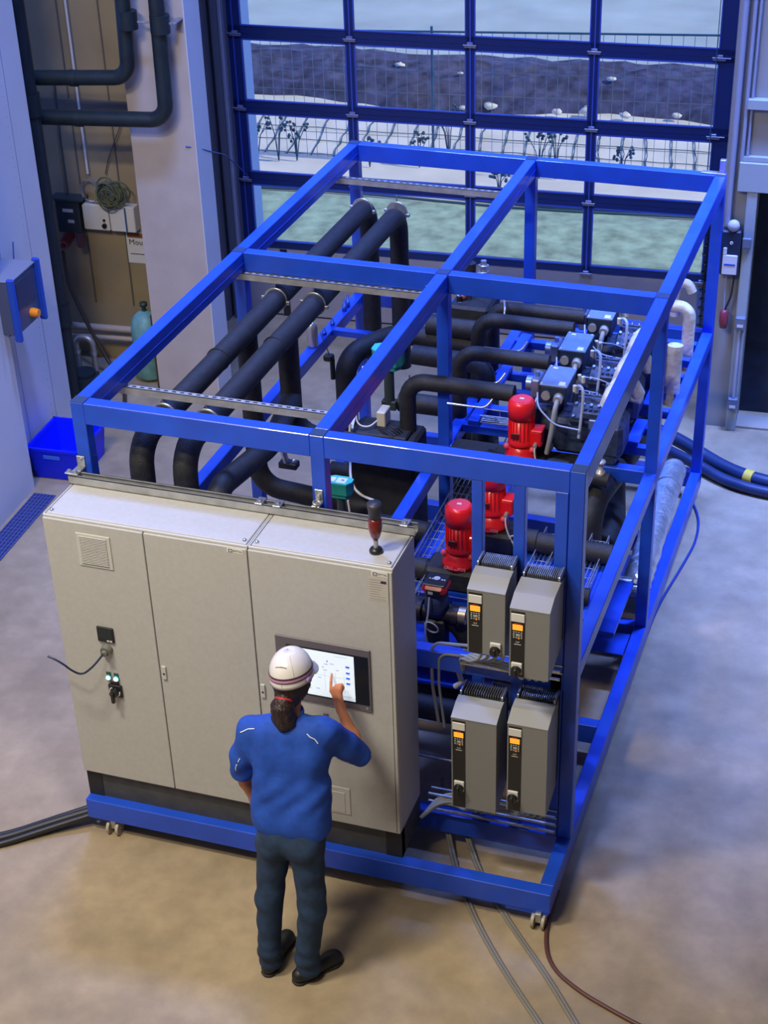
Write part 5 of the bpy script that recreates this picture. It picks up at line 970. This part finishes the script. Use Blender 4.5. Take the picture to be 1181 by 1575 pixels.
# foil wrapped duct at the lower right
t = Thing('foil_wrapped_pipe', (2.86, 3.6, 0.4), 'shiny silver foil wrapped pipe lying low along the right side of the frame', 'pipe')
b = MB(); pts = [(2.72, 4.62, 0.44), (2.73, 4.45, 0.50), (2.765, 3.2, 0.48), (2.765, 2.95, 0.46), (2.765, 2.90, 0.40)]
P_ = []; n = 46
for i in range(n + 1):
    f = i / n * (len(pts) - 1); a = int(min(f, len(pts) - 2)); q = f - a; P_.append(tuple(pts[a][j] * (1 - q) + pts[a + 1][j] * q for j in range(3)))
b.tube(P_, [0.098 + random.uniform(-.006, .006) for _ in P_], n=20); t.part('foil_wrap', b, FOIL)
t.part('tape_band', MB().cyl((2.732, 4.25, 0.495), (2.733, 4.23, 0.495), 0.106, n=20), FOIL)
# lower right machinery: vessel, pipes, dark plates
pipe('silver pipe stub crossing low at the right side', [(2.30, 2.66, 0.62), (2.78, 2.66, 0.62)], 0.055, 0.1, mat=FOIL, name='foil_pipe', group=None)
solo('liquid_receiver', MB().lathe([(0, 0), (0.10, 0.01), (0.14, 0.05), (0.14, 0.55), (0.10, 0.62), (0, 0.64)], (2.45, 3.2, 0.28)).lathe([(0, 0), (0.03, 0), (0.03, 0.1), (0, 0.1)], (2.45, 3.2, 0.9)), IRON, (2.45, 3.2, 0.26), 'dark upright vessel low inside the right side of the frame', 'vessel')
solo('horizontal_vessel', MB().lathe([(0, 0), (0.09, 0.01), (0.13, 0.05), (0.13, 1.15), (0.09, 1.2), (0, 1.21)], (1.55, 1.15, 0.60), (1, 0, 0)), BLK, (2.1, 1.15, 0.46), 'black insulated horizontal vessel behind the drives near the floor', 'vessel')
pipe('dark horizontal pipe behind the lower drives, upper one', [(1.55, 0.95, 1.02), (2.8, 0.95, 1.0)], 0.055, 0.1)
pipe('dark horizontal pipe with a shine behind the lower drives, lower one', [(1.55, 0.78, 0.80), (2.8, 0.78, 0.78)], 0.075, 0.1)
solo('thin_rail', MB().cyl((1.6, 0.7, 0.50), (2.75, 0.7, 0.47), 0.012, n=10), STEEL, (1.6, 0.7, 0.5), 'thin steel rod low behind the cabinet side and lower left drive', 'rod')
solo('cable_harness', MB().tube([(2.28, 0.50, 1.50), (2.05, 0.50, 1.48), (2.05, 0.50, 1.20), (2.08, 0.52, 0.9)], 0.010, n=8, bend=0.06).tube([(2.30, 0.48, 1.44), (2.10, 0.48, 1.43), (2.09, 0.5, 1.2), (2.12, 0.5, 0.9)], 0.008, n=8, bend=0.06), GC, (2.2, 0.5, 1.4), 'pair of grey cables bending down left of the drives', 'cable')
for i, (x, y, z, r) in enumerate([(0.95, 0.85, 0.40, 0.1), (0.5, 1.6, 0.40, .1)]):
    pipe(('front' if i == 0 else 'rear') + ' low black pipe lying behind the wide cabinet', [(x - 0.3, y, z + .1), (x + 0.5, y, z + .1)], r, 0.1)
# ------------------------------------------------------------------ cables and hoses on the floor
for i, (dy, r) in enumerate(((0, 0.026), (-0.055, 0.020), (0.05, 0.018))):
    cable('floor_cable', [(-2.6, -1.15 + dy, r), (-1.4, -0.72 + dy, r), (-0.49, -0.27 + dy, r), (-0.25, -0.06 + dy, r + 0.02), (0.0, 0.10 + dy, 0.09)], r, RUB, ('middle, thickest', 'front', 'rear')[i] + ' black cable leading from the floor at far left to under the blue base', 'black cables at the left of the base', 10, 0.3)
def groundline(pts, r): return [(x, y, r) for x, y in pts]
for i, off in enumerate((0.0, 0.022)):
    cable('floor_cable', [(2.02, 0.75 , 0.30)] + groundline([(2.12 + off, 0.50), (2.42 + off, -0.02), (2.72 + off, -0.40), (3.05 + off, -0.76), (3.4 + off, -1.2)], 0.010), 0.010, GREYC, ('left' if i == 0 else 'right') + ' strand of the left grey cable pair running forward under the base', 'grey cable pairs on the floor', 8, 0.3)
    cable('floor_cable', [(2.10, 0.78 , 0.30)] + groundline([(2.24 + off, 0.50), (2.60 + off, 0.02), (2.95 + off, -0.36), (3.22 + off, -0.70), (3.6 + off, -1.2)], 0.010), 0.010, GREYC, ('left' if i == 0 else 'right') + ' strand of the right grey cable pair running forward under the base', 'grey cable pairs on the floor', 8, 0.3)
cable('floor_cable', groundline([(2.86, 0.3), (2.87, -0.05), (2.95, -0.28), (3.15, -0.42), (3.5, -0.56), (4.2, -0.75)], 0.012), 0.012, mk('reddish_brown_cable', (0.10, 0.035, 0.03), 0.5), 'reddish brown cable curving from the front right caster to the right edge', None, 8, 0.2)
cable('floor_cable', groundline([(2.82, 4.95), (2.93, 4.75), (2.98, 4.35), (2.93, 3.9), (2.86, 3.38), (2.85, 2.8)], 0.010), 0.010, mk('blue_floor_cable', (0.01, 0.04, 0.25), 0.5), 'thin blue cable looping on the floor along the right side of the frame', None, 8, 0.3)


# ------------------------------------------------------------------ housings of the hall lamps and the added blue fill lamps, above the view
for i, (lc, e, spr) in enumerate(LAMPS):
    t = Thing('hall_and_fill_luminaire', (lc[0], lc[1], 9.0), 'long white high-bay luminaire under the roof, ' + ('above the floor left of the cabinets', 'above the floor in front of the cabinets', 'unseen, added for blue fill above the long black pipes', 'unseen, added for blue fill on the floor right of the machine', 'unseen, added for blue fill above the compressors by the glazed door')[i], 'lamp')
    t.part('housing', MB().cbox(lc[0] - 0.78, lc[0] + 0.78, lc[1] - 0.33, lc[1] + 0.33, lc[2], lc[2] + 0.08, 0.01), WHT)
    t.part('suspension', MB().cyl((lc[0] - 0.6, lc[1], lc[2] + 0.08), (lc[0] - 0.6, lc[1], 9.0), 0.006, n=6).cyl((lc[0] + 0.6, lc[1], lc[2] + 0.08), (lc[0] + 0.6, lc[1], 9.0), 0.006, n=6), STEEL)
# ------------------------------------------------------------------ the person (smooth implicit surfaces, one continuous mesh per garment)
def sdf_mesh(prims, h, k=0.03, disp=None, pad=0.03, cut=None):
    # prims: (p0, p1, r0, r1[, squash (sx,sy,sz), blend])
    V = lambda v: np.array(v, float)
    lo = np.min([np.minimum(V(p[0]) - max(p[2], p[3]) * 1.6, V(p[1]) - max(p[2], p[3]) * 1.6) for p in prims], 0) - pad
    hi = np.max([np.maximum(V(p[0]) + max(p[2], p[3]) * 1.6, V(p[1]) + max(p[2], p[3]) * 1.6) for p in prims], 0) + pad
    n = np.ceil((hi - lo) / h).astype(int) + 1
    ax = [lo[i] + h * np.arange(n[i]) for i in range(3)]
    X, Y, Z = np.meshgrid(*ax, indexing='ij')
    D = None
    for p in prims:
        a, b, r0, r1 = V(p[0]), V(p[1]), p[2], p[3]; s = V(p[4]) if len(p) > 4 and p[4] is not None else np.ones(3); kk = p[5] if len(p) > 5 else k
        c = (a + b) / 2; A = c + (a - c) / s; B = c + (b - c) / s      # squashed space about the primitive's centre
        x, y, z = c[0] + (X - c[0]) / s[0], c[1] + (Y - c[1]) / s[1], c[2] + (Z - c[2]) / s[2]
        d = B - A; L = max(d @ d, 1e-9)
        t = np.clip(((x - A[0]) * d[0] + (y - A[1]) * d[1] + (z - A[2]) * d[2]) / L, 0, 1)
        dist = np.sqrt((x - A[0] - t * d[0]) ** 2 + (y - A[1] - t * d[1]) ** 2 + (z - A[2] - t * d[2]) ** 2) - (r0 + (r1 - r0) * t)
        dist = dist * min(s.min(), 1.0) if s.min() < 1 else dist
        if D is None: D = dist
        else:
            q = np.maximum(kk - np.abs(D - dist), 0) / kk; D = np.minimum(D, dist) - q * q * kk * 0.25
    if disp is not None: D = D + disp(X, Y, Z)
    if cut is not None: D = np.maximum(D, cut(X, Y, Z))
    ins = D < 0
    # surface nets
    c = ins[:-1, :-1, :-1].astype(int)
    tot = sum(ins[i:n[0] - 1 + i, j:n[1] - 1 + j, l:n[2] - 1 + l].astype(int) for i in (0, 1) for j in (0, 1) for l in (0, 1))
    act = (tot > 0) & (tot < 8); idx = -np.ones(act.shape, int); ids = np.argwhere(act); idx[act] = np.arange(len(ids))
    acc = np.zeros((len(ids), 3)); cnt = np.zeros(len(ids)); I, J, K = ids.T
    for (a, b) in [((i, j, l), (i + (e == 0), j + (e == 1), l + (e == 2))) for e in range(3) for i in (0, 1) for j in (0, 1) for l in (0, 1) if (i, j, l)[e] == 0]:
        da = D[I + a[0], J + a[1], K + a[2]]; db = D[I + b[0], J + b[1], K + b[2]]; m = (da < 0) != (db < 0)
        t = np.where(m, da / np.where(m, da - db, 1), 0)
        pt = np.array(a, float)[None] + t[:, None] * (np.array(b, float) - np.array(a, float))[None]
        acc[m] += pt[m]; cnt[m] += 1
    vs = lo + h * (ids + acc / cnt[:, None])
    faces = []
    for e in range(3):
        f1, f2 = [(1, 2), (2, 0), (0, 1)][e]
        sl = [slice(0, n[q] - 1) if q == e else slice(1, n[q] - 1) for q in range(3)]
        A_ = ins[tuple(sl)]; sl2 = list(sl); sl2[e] = slice(1, n[e]); B_ = ins[tuple(sl2)]
        for flip, mm in ((False, A_ & ~B_), (True, ~A_ & B_)):
            q = np.argwhere(mm)
            if not len(q): continue
            base = q.copy(); 
            for r in range(3):
                if r != e: base[:, r] += 1
            def cell(o1, o2):
                g = base.copy(); g[:, f1] -= o1; g[:, f2] -= o2; return idx[g[:, 0], g[:, 1], g[:, 2]]
            qd = np.stack([cell(1, 1), cell(0, 1), cell(0, 0), cell(1, 0)], 1)
            if flip: qd = qd[:, ::-1]
            faces.append(qd)
    faces = np.concatenate(faces)
    # light smoothing
    E_ = np.concatenate([faces[:, [0, 1]], faces[:, [1, 2]], faces[:, [2, 3]], faces[:, [3, 0]]])
    for _ in range(3):
        s = np.zeros_like(vs); w = np.zeros(len(vs))
        for a, b in ((0, 1), (1, 0)): np.add.at(s, E_[:, a], vs[E_[:, b]]); np.add.at(w, E_[:, a], 1)
        vs = vs * 0.5 + 0.5 * s / w[:, None]
    mb = MB(); mb.v = [Vector(v) for v in vs]; mb.f = [list(map(int, f)) for f in faces]; mb.m = [0] * len(faces); mb.sm = [True] * len(faces)
    return mb
pt = Thing('person', (1.60, -0.66, 0), 'person in blue polo shirt, jeans and white hard hat pointing at the touch screen', 'person')
SL, SR = (1.395, -0.50, 1.485), (1.775, -0.46, 1.525)          # shoulders
EL, ER = (1.315, -0.52, 1.205), (1.905, -0.30, 1.275)
WL, WRr = (1.350, -0.47, 0.975), (1.742, -0.125, 1.405)
HC = Vector((1.592, -0.395, 1.765))
# body: torso, neck, head, arms and hands in one surface
def fingers(root, dirs, lens, rad):
    out = []
    for r0, ds, ls in zip(root, dirs, lens):
        p = Vector(r0)
        for i, (d, l) in enumerate(zip(ds, ls)):
            q = p + Vector(d).normalized() * l; out.append((tuple(p), tuple(q), rad - 0.0008 * i, rad - 0.0008 * (i + 1), None, 0.006)); p = q
    return out
kn = Vector((1.688, -0.062, 1.488)); wr = Vector(WRr)
hd_ = (kn - wr).normalized(); sd_ = Vector((0.80, -0.30, -0.05)).normalized(); sd_ = (sd_ - hd_ * sd_.dot(hd_)).normalized(); nm_ = hd_.cross(sd_)
if nm_.y > 0: nm_ = -nm_          # back of the hand faces the viewer
pal = -nm_
R_ = []
tip = Vector((1.640, 0.022, 1.522))
ix = kn - sd_ * 0.028
R_ += [(tuple(ix), tuple(ix.lerp(tip, 0.48) + nm_ * 0.004), 0.0098, 0.0090, None, 0.006), (tuple(ix.lerp(tip, 0.48) + nm_ * 0.004), tuple(tip), 0.0090, 0.0074, None, 0.006)]
for j, (o, l) in enumerate(((-0.006, 1.0), (0.015, 0.93), (0.034, 0.78))):
    a = kn + sd_ * o - hd_ * 0.002 * j; d1 = (hd_ * 0.55 + pal * 0.85).normalized(); b_ = a + d1 * 0.034 * l; d2 = (pal * 0.25 - hd_ * 0.97).normalized(); c_ = b_ + d2 * 0.026 * l; e_ = c_ + (-pal * 0.75 - hd_ * 0.55).normalized() * 0.018 * l
    R_ += [(tuple(a - hd_ * 0.012), tuple(a), 0.0105, 0.0112, None, 0.008), (tuple(a), tuple(b_), 0.0105, 0.0098, None, 0.004), (tuple(b_), tuple(c_), 0.0095, 0.0090, None, 0.004), (tuple(c_), tuple(e_), 0.0088, 0.0080, None, 0.004)]
th0 = wr + hd_ * 0.028 - sd_ * 0.026 + pal * 0.008; th1 = th0 + (hd_ * 0.7 - sd_ * 0.25 + pal * 0.55).normalized() * 0.038; th2 = th1 + (hd_ * 0.75 + sd_ * 0.35 + pal * 0.5).normalized() * 0.030; th3 = th2 + (hd_ * 0.5 + sd_ * 0.8 + pal * 0.1).normalized() * 0.024
R_ += [(tuple(wr + hd_ * 0.02), tuple(th1), 0.017, 0.0115, None, 0.012), (tuple(th1), tuple(th2), 0.0115, 0.0102, None, 0.006), (tuple(th2), tuple(th3), 0.0102, 0.0088, None, 0.005)]
R_ += [(tuple(wr), tuple(kn - sd_ * 0.020 - hd_ * 0.01), 0.0215, 0.0145, None, 0.015), (tuple(wr), tuple(kn + sd_ * 0.002 - hd_ * 0.008), 0.0215, 0.0145, None, 0.015), (tuple(wr), tuple(kn + sd_ * 0.026 - hd_ * 0.012), 0.0205, 0.0135, None, 0.015)]
hand_r = [((tuple(Vector(ER).lerp(wr, .55))), tuple(wr), 0.032, 0.0235, None, 0.02)] + R_
Lw = Vector(WL); Lf = Vector((0.02, 0.10, -0.99)).normalized()
L_ = [(tuple(Lw), tuple(Lw + Lf * 0.085 + Vector((0.0, 0.022, 0))), 0.022, 0.014, None, 0.015), (tuple(Lw), tuple(Lw + Lf * 0.09), 0.022, 0.014, None, 0.015), (tuple(Lw), tuple(Lw + Lf * 0.085 - Vector((0.0, 0.022, 0))), 0.022, 0.014, None, 0.015)]
for j, (o, l) in enumerate(((0.030, .92), (0.010, 1.0), (-0.011, .95), (-0.030, .76))):
    a = Lw + Lf * 0.09 + Vector((0, o, 0)); b_ = a + (Lf + Vector((0.22, 0, 0))).normalized() * 0.040 * l; c_ = b_ + (Lf + Vector((0.6, 0.03, 0))).normalized() * 0.026 * l; e_ = c_ + (Lf + Vector((1.1, 0.03, 0))).normalized() * 0.020 * l
    L_ += [(tuple(a), tuple(b_), 0.0105, 0.0096, None, 0.004), (tuple(b_), tuple(c_), 0.0096, 0.0088, None, 0.004), (tuple(c_), tuple(e_), 0.0088, 0.0076, None, 0.004)]
a = Lw + Lf * 0.02 + Vector((0.008, 0.018, 0)); b_ = a + Vector((0.012, 0.028, -0.035)); c_ = b_ + Vector((0.012, 0.008, -0.032)); L_ += [(tuple(a), tuple(b_), 0.016, 0.0115, None, 0.01), (tuple(b_), tuple(c_), 0.0115, 0.009, None, 0.005)]
head = [(HC + Vector((0, 0.012, 0.022)), HC + Vector((0, -0.022, 0.030)), 0.082, 0.082, None), (HC + Vector((0, 0.030, -0.055)), HC + Vector((0, 0.058, -0.088)), 0.056, 0.036, None, 0.04),
        (HC + Vector((0, 0.098, 0.0)), HC + Vector((0, 0.114, -0.022)), 0.009, 0.014, None, 0.012), (HC + Vector((-0.020, 0.088, -0.056)), HC + Vector((0.020, 0.088, -0.056)), 0.010, 0.010, None, 0.01),
        (HC + Vector((-0.034, 0.082, 0.012)), HC + Vector((0.034, 0.082, 0.012)), 0.012, 0.012, None, 0.015),
        (HC + Vector((-0.082, -0.008, -0.005)), HC + Vector((-0.084, -0.012, -0.028)), 0.015, 0.009, (0.6, 1, 1.2), 0.008), (HC + Vector((0.082, -0.008, -0.005)), HC + Vector((0.084, -0.012, -0.028)), 0.015, 0.009, (0.6, 1, 1.2), 0.008)]
body = [((1.585, -0.475, 1.53), HC + Vector((0, -0.015, -0.05)), 0.058, 0.054, None, 0.05)] + head + [
        ((1.50, -0.50, 1.47), (1.68, -0.49, 1.49), 0.085, 0.085, (1, 0.85, 1), 0.06), ((1.59, -0.50, 1.42), (1.63, -0.58, 1.08), 0.12, 0.115, (1.1, 0.75, 1), 0.08), ((1.56, -0.62, 0.93), (1.69, -0.62, 0.94), 0.10, 0.10, None, 0.06),
        (SL, EL, 0.046, 0.036, None, 0.05), (EL, Vector(EL).lerp(Lw, .4), 0.037, 0.036, None, 0.02), (Vector(EL).lerp(Lw, .4), WL, 0.036, 0.023, None, 0.02),
        (SR, ER, 0.050, 0.038, None, 0.05), (ER, Vector(ER).lerp(wr, .4), 0.040, 0.039, None, 0.02), (Vector(ER).lerp(wr, .4), tuple(wr), 0.039, 0.024, None, 0.02)] + R_ + L_ + [
        ((1.535, -0.64, 0.90), (1.50, -0.70, 0.50), 0.075, 0.05, None, 0.03), ((1.50, -0.70, 0.50), (1.49, -0.74, 0.10), 0.05, 0.035, None, 0.03), ((1.70, -0.63, 0.90), (1.735, -0.69, 0.50), 0.075, 0.05, None, 0.03), ((1.735, -0.69, 0.50), (1.705, -0.73, 0.10), 0.05, 0.035, None, 0.03)]
bmb = sdf_mesh([(tuple(p[0]), tuple(p[1])) + tuple(p[2:]) for p in body], 0.0062, 0.03, pad=0.01)
pt.part('body', bmb, SKIN)
fold = lambda X, Y, Z: 0.0045 * np.sin(26 * Z + 9 * X + 3 * np.sin(9 * X)) * np.sin(11 * X + 6 * Y + 2) + 0.003 * np.sin(48 * X - 20 * Z + 3 * np.sin(13 * Z))
TS = lambda v: tuple(v)
shirt = [((1.465, -0.505, 1.475), (1.705, -0.485, 1.500), 0.090, 0.092, (1, 0.92, 0.9), 0.05), ((1.52, -0.50, 1.515), (1.66, -0.48, 1.53), 0.075, 0.075, None, 0.05),
         ((1.51, -0.515, 1.38), (1.70, -0.505, 1.40), 0.125, 0.125, (1, 0.95, 1), 0.06), ((1.520, -0.56, 1.20), (1.715, -0.55, 1.20), 0.118, 0.116, (1, 1, 1.2), 0.08),
         ((1.525, -0.60, 1.02), (1.715, -0.60, 1.02), 0.122, 0.122, (1.02, 1, 1.2), 0.08),
         (SL, (1.335, -0.515, 1.30), 0.078, 0.070, None, 0.04), ((1.335, -0.515, 1.30), (1.318, -0.515, 1.19), 0.068, 0.062, None, 0.03),
         (SR, tuple(Vector(SR).lerp(Vector(ER), .55)), 0.078, 0.072, None, 0.04), (tuple(Vector(SR).lerp(Vector(ER), .55)), (1.905, -0.315, 1.285), 0.070, 0.066, None, 0.03)]
def shirt_cut(X, Y, Z):
    hem = (0.945 + 0.10 * (X - 1.64) + 0.012 * np.sin(14 * X)) - Z
    hem = np.where((X > 1.415) | (Z < 1.0), hem, -1)
    # sleeve ends
    q = Vector(ER) - Vector(SR); q.normalize()
    e = (X - (ER[0] + 0.012)) * q.x + (Y - (ER[1] + 0.01)) * q.y + (Z - (ER[2] - 0.012)) * q.z
    e = np.where(X > 1.84, e, -1)
    l = np.where((X < 1.40) & (Z < 1.3), 1.165 - Z, -1)
    nk = np.sqrt((X - 1.588) ** 2 + (Y + 0.455) ** 2) - 0.066
    nk = np.where(Z > 1.57, -nk, -1)
    return np.maximum(np.maximum(np.maximum(hem, e), l), nk)
smb = sdf_mesh(shirt, 0.0085, 0.05, fold, 0.01, shirt_cut)
sh = pt.part('shirt', smb, SHIRT)
pt.part('collar', MB().torus((1.588, -0.455, 1.595), 0.066, 0.013, (0, -0.32, 1), n=30, m=10), SHIRT, sh)
PIP = mk('white_reflective_piping', (0.75, 0.80, 0.85), 0.35)
def snap(x, y, z):                # nearest point of the shirt surface
    q = Vector((x, y, z)); v = min(smb.v, key=lambda v: (v - q).length_squared)
    return v + Vector((0.0, -0.0016, 0.0012))
def piping(pts, y=-0.60): return MB().tube([snap(x, y, z) for x, z in pts], 0.0032, n=6)
pt.part('reflective_piping', piping([(1.735, 1.60), (1.76, 1.58), (1.785, 1.56), (1.81, 1.535)]), PIP, sh)
pt.part('reflective_piping', piping([(1.42, 1.57), (1.39, 1.56), (1.365, 1.535), (1.35, 1.515)]), PIP, sh)
pt.part('reflective_piping', piping([(1.345, 1.345), (1.335, 1.325)]), PIP, sh)
pt.part('reflective_piping', piping([(1.332, 1.305), (1.322, 1.28), (1.318, 1.26)]), PIP, sh)
pt.part('reflective_piping', piping([(1.825, 1.325), (1.845, 1.308), (1.868, 1.298), (1.89, 1.303)], -0.42), PIP, sh)
jf = lambda X, Y, Z: 0.004 * np.sin(42 * Z + 8 * X) * np.sin(15 * X + 5 * Z) + 0.004 * np.sin(70 * Z) * np.exp(-((Z - 0.14) / 0.08) ** 2)
jeans = [((1.555, -0.615, 0.955), (1.705, -0.615, 0.965), 0.108, 0.108, (1, 1, 1), 0.05), ((1.535, -0.665, 0.88), (1.555, -0.665, 0.90), 0.09, 0.09, None, 0.05), ((1.70, -0.665, 0.88), (1.72, -0.665, 0.90), 0.09, 0.09, None, 0.05),
         ((1.530, -0.645, 0.86), (1.500, -0.70, 0.50), 0.092, 0.073, None, 0.035), ((1.500, -0.70, 0.50), (1.492, -0.745, 0.14), 0.073, 0.062, None, 0.03), ((1.492, -0.745, 0.14), (1.492, -0.735, 0.075), 0.062, 0.066, None, 0.02),
         ((1.715, -0.645, 0.86), (1.742, -0.69, 0.50), 0.092, 0.075, None, 0.035), ((1.742, -0.69, 0.50), (1.708, -0.735, 0.15), 0.075, 0.064, None, 0.03), ((1.708, -0.735, 0.15), (1.712, -0.73, 0.075), 0.064, 0.068, None, 0.02)]
pt.part('jeans', sdf_mesh(jeans, 0.009, 0.03, jf, 0.01, lambda X, Y, Z: np.maximum(0.045 - Z, Z - 1.02)), JEAN)
def shoe(heel, toe):
    h = Vector(heel); t_ = Vector(toe); d = (t_ - h).normalized(); s = Vector((d.y, -d.x, 0))
    P = [(tuple(h + Vector((0, 0, 0.045))), tuple(h + d * 0.06 + Vector((0, 0, 0.055))), 0.042, 0.044), (tuple(h + d * 0.05 + Vector((0, 0, 0.05))), tuple(h + d * 0.06 + Vector((0, 0, 0.10))), 0.045, 0.04),
         (tuple(h + d * 0.06 + Vector((0, 0, 0.045))), tuple(t_ - d * 0.055 + Vector((0, 0, 0.035))), 0.044, 0.044, None, 0.03), (tuple(t_ - d * 0.07 + Vector((0, 0, 0.032)) - s * 0.008), tuple(t_ - d * 0.045 + Vector((0, 0, 0.03))), 0.044, 0.038, None, 0.03)]
    u = sdf_mesh(P, 0.007, 0.03, None, 0.01, lambda X, Y, Z: 0.016 - Z)
    so = sdf_mesh([(tuple(h + Vector((0, 0, 0.02))), tuple(h + d * 0.06 + Vector((0, 0, 0.02))), 0.046, 0.044), (tuple(h + d * 0.06 + Vector((0, 0, 0.02))), tuple(t_ - d * 0.06 + Vector((0, 0, 0.02))), 0.042, 0.050), (tuple(t_ - d * 0.07 + Vector((0, 0, 0.02))), tuple(t_ - d * 0.045 + Vector((0, 0, 0.02))), 0.050, 0.042)], 0.007, 0.03, None, 0.01, lambda X, Y, Z: np.maximum(0.0 - Z, Z - 0.018))
    return u, so
for hl, to in (((1.487, -0.765, 0), (1.498, -0.47, 0)), ((1.672, -0.775, 0), (1.835, -0.545, 0))):
    u, so = shoe(hl, to); s_ = pt.part('shoe', u, SHOE); pt.part('sole', so, mk('black_sole', (0.014, 0.014, 0.015), 0.7), s_)
hf = lambda X, Y, Z: 0.0035 * np.sin(170 * X + 30 * np.sin(20 * Z)) + 0.003 * np.sin(120 * Y + 40 * Z)
hair = [(TS(HC + Vector((0, -0.025, 0.02))), TS(HC + Vector((0, -0.035, -0.050))), 0.092, 0.074, None, 0.03), (TS(HC + Vector((-0.045, -0.02, -0.01))), TS(HC + Vector((0.045, -0.02, -0.01))), 0.055, 0.055, None, 0.03),
        (TS(HC + Vector((-0.005, -0.10, -0.045))), TS(HC + Vector((-0.010, -0.125, -0.085))), 0.042, 0.050, None, 0.03), (TS(HC + Vector((-0.012, -0.125, -0.09))), TS(HC + Vector((-0.004, -0.135, -0.150))), 0.056, 0.056, None, 0.03), (TS(HC + Vector((0.0, -0.13, -0.14))), TS(HC + Vector((0.01, -0.135, -0.170))), 0.058, 0.052, None, 0.02)]
hr = pt.part('hair', sdf_mesh(hair, 0.007, 0.03, hf, 0.01), HAIR)
pt.part('hair_tie', MB().torus(HC + Vector((-0.006, -0.104, -0.050)), 0.040, 0.009, (0, -0.6, -0.7), n=18, m=8), mk('bright_red_band', (0.5, 0.02, 0.03), 0.5), hr)
# hard hat: shell with lower rim, brim in front, ridge lines, banded stripe
Rm = Matrix.Rotation(math.radians(-7), 4, 'Y') @ Matrix.Rotation(math.radians(-5), 4, 'X')
hc = HC + Vector((0.0, 0.0, 0.040))
def shell(z, off=0):
    # half-widths of the shell at height z (0 rim .. 0.145 crown)
    q = max(0.0, min(1.0, z / 0.1441)); k = math.sqrt(max(0.0, 1 - q ** 2.3)); return (0.110 + off) * k, (0.130 + off) * k
b = MB(); rg = []
for i in range(19):
    z = -0.016 + 0.160 * (i / 18) ** 0.9
    if z < 0: a_, c_ = 0.110 + 0.003 * (-z / .016), 0.130 + 0.003 * (-z / .016)
    else: a_, c_ = shell(z)
    ring = []
    for j in range(40):
        t_ = 2 * PI * j / 40; zz = z
        if z < 0.0: zz = z * (1.0 + 0.35 * math.sin(t_ * 1.0) * -1 ) if True else z
        p = Vector((a_ * math.cos(t_), c_ * math.sin(t_), zz)); ring.append(hc + (Rm @ p.to_4d()).to_3d())
    rg.append(ring)
b.rings(rg, 0, True, False); hat = pt.part('hard_hat', b, HELM)
m_ = hat.modifiers.new('thickness', 'SOLIDIFY'); m_.thickness = 0.004; m_.offset = -1
def hp(t_, z, off): a_, c_ = shell(max(z, 0), off); return hc + (Rm @ Vector((a_ * math.cos(t_), c_ * math.sin(t_), z)).to_4d()).to_3d()
def band(z0, z1, off, mat, nme):
    b = MB(); vs = []
    for j in range(48):
        t_ = 2 * PI * j / 48; vs += [hp(t_, z0, off), hp(t_, z1, off)]
    b.add(vs, [(2 * j, 2 * ((j + 1) % 48), 2 * ((j + 1) % 48) + 1, 2 * j + 1) for j in range(48)], 0, True); pt.part(nme, b, mat, hat)
band(0.030, 0.040, 0.0022, mk('dark_violet_band', (0.07, 0.03, 0.07), 0.4), 'dark_stripe'); band(0.018, 0.030, 0.0030, PINK, 'pink_stripe'); band(0.012, 0.018, 0.0022, MATS['dark_violet_band'], 'dark_stripe')
b = MB(); vs = []
for j in range(21):
    t_ = PI * (0.12 + 0.76 * j / 20); o = 0.045 * math.sin(PI * j / 20) ** 0.6; p = Vector((0.108 * math.cos(t_), 0.128 * math.sin(t_), -0.010)); q = Vector(((0.110 + o) * math.cos(t_), (0.131 + o * 1.2) * math.sin(t_), -0.022)); vs += [hc + (Rm @ v.to_4d()).to_3d() for v in (p, q, q + Vector((0, 0, -0.004)), p + Vector((0, 0, -0.004)))]
b.add(vs, [f for j in range(20) for f in ((4 * j, 4 * j + 4, 4 * j + 5, 4 * j + 1), (4 * j + 1, 4 * j + 5, 4 * j + 6, 4 * j + 2), (4 * j + 2, 4 * j + 6, 4 * j + 7, 4 * j + 3))], 0, True); pt.part('brim', b, HELM, hat)
b = MB(); b.tube([hp(-PI * 0.62, 0.09, 0.001), hp(-PI * 0.5, 0.095, 0.001), hp(-PI * 0.40, 0.09, 0.001)], 0.0022, n=6); pt.part('vent_slot', b, INK, hat)
for t_ in (-PI * 0.32, -PI * 0.5): pt.part('ridge', MB().tube([hp(t_ + (0.0 if t_ < -1.2 else 0.05), z, 0.0005) for z in ((0.045, 0.06, 0.08, 0.10, 0.12, 0.13) if t_ > -1.2 else (0.008, 0.004, 0.0, -0.004))], 0.0016, n=6), mk('helmet_seam', (0.45, 0.44, 0.42), 0.4), hat)
pt.part('adjuster_knob', MB().ball(hp(0.0 - 0.35, 0.0, 0.010), 0.016, 0.022, 0.016, n=12, m=8), mk('violet_knob', (0.16, 0.10, 0.20), 0.4), hat)
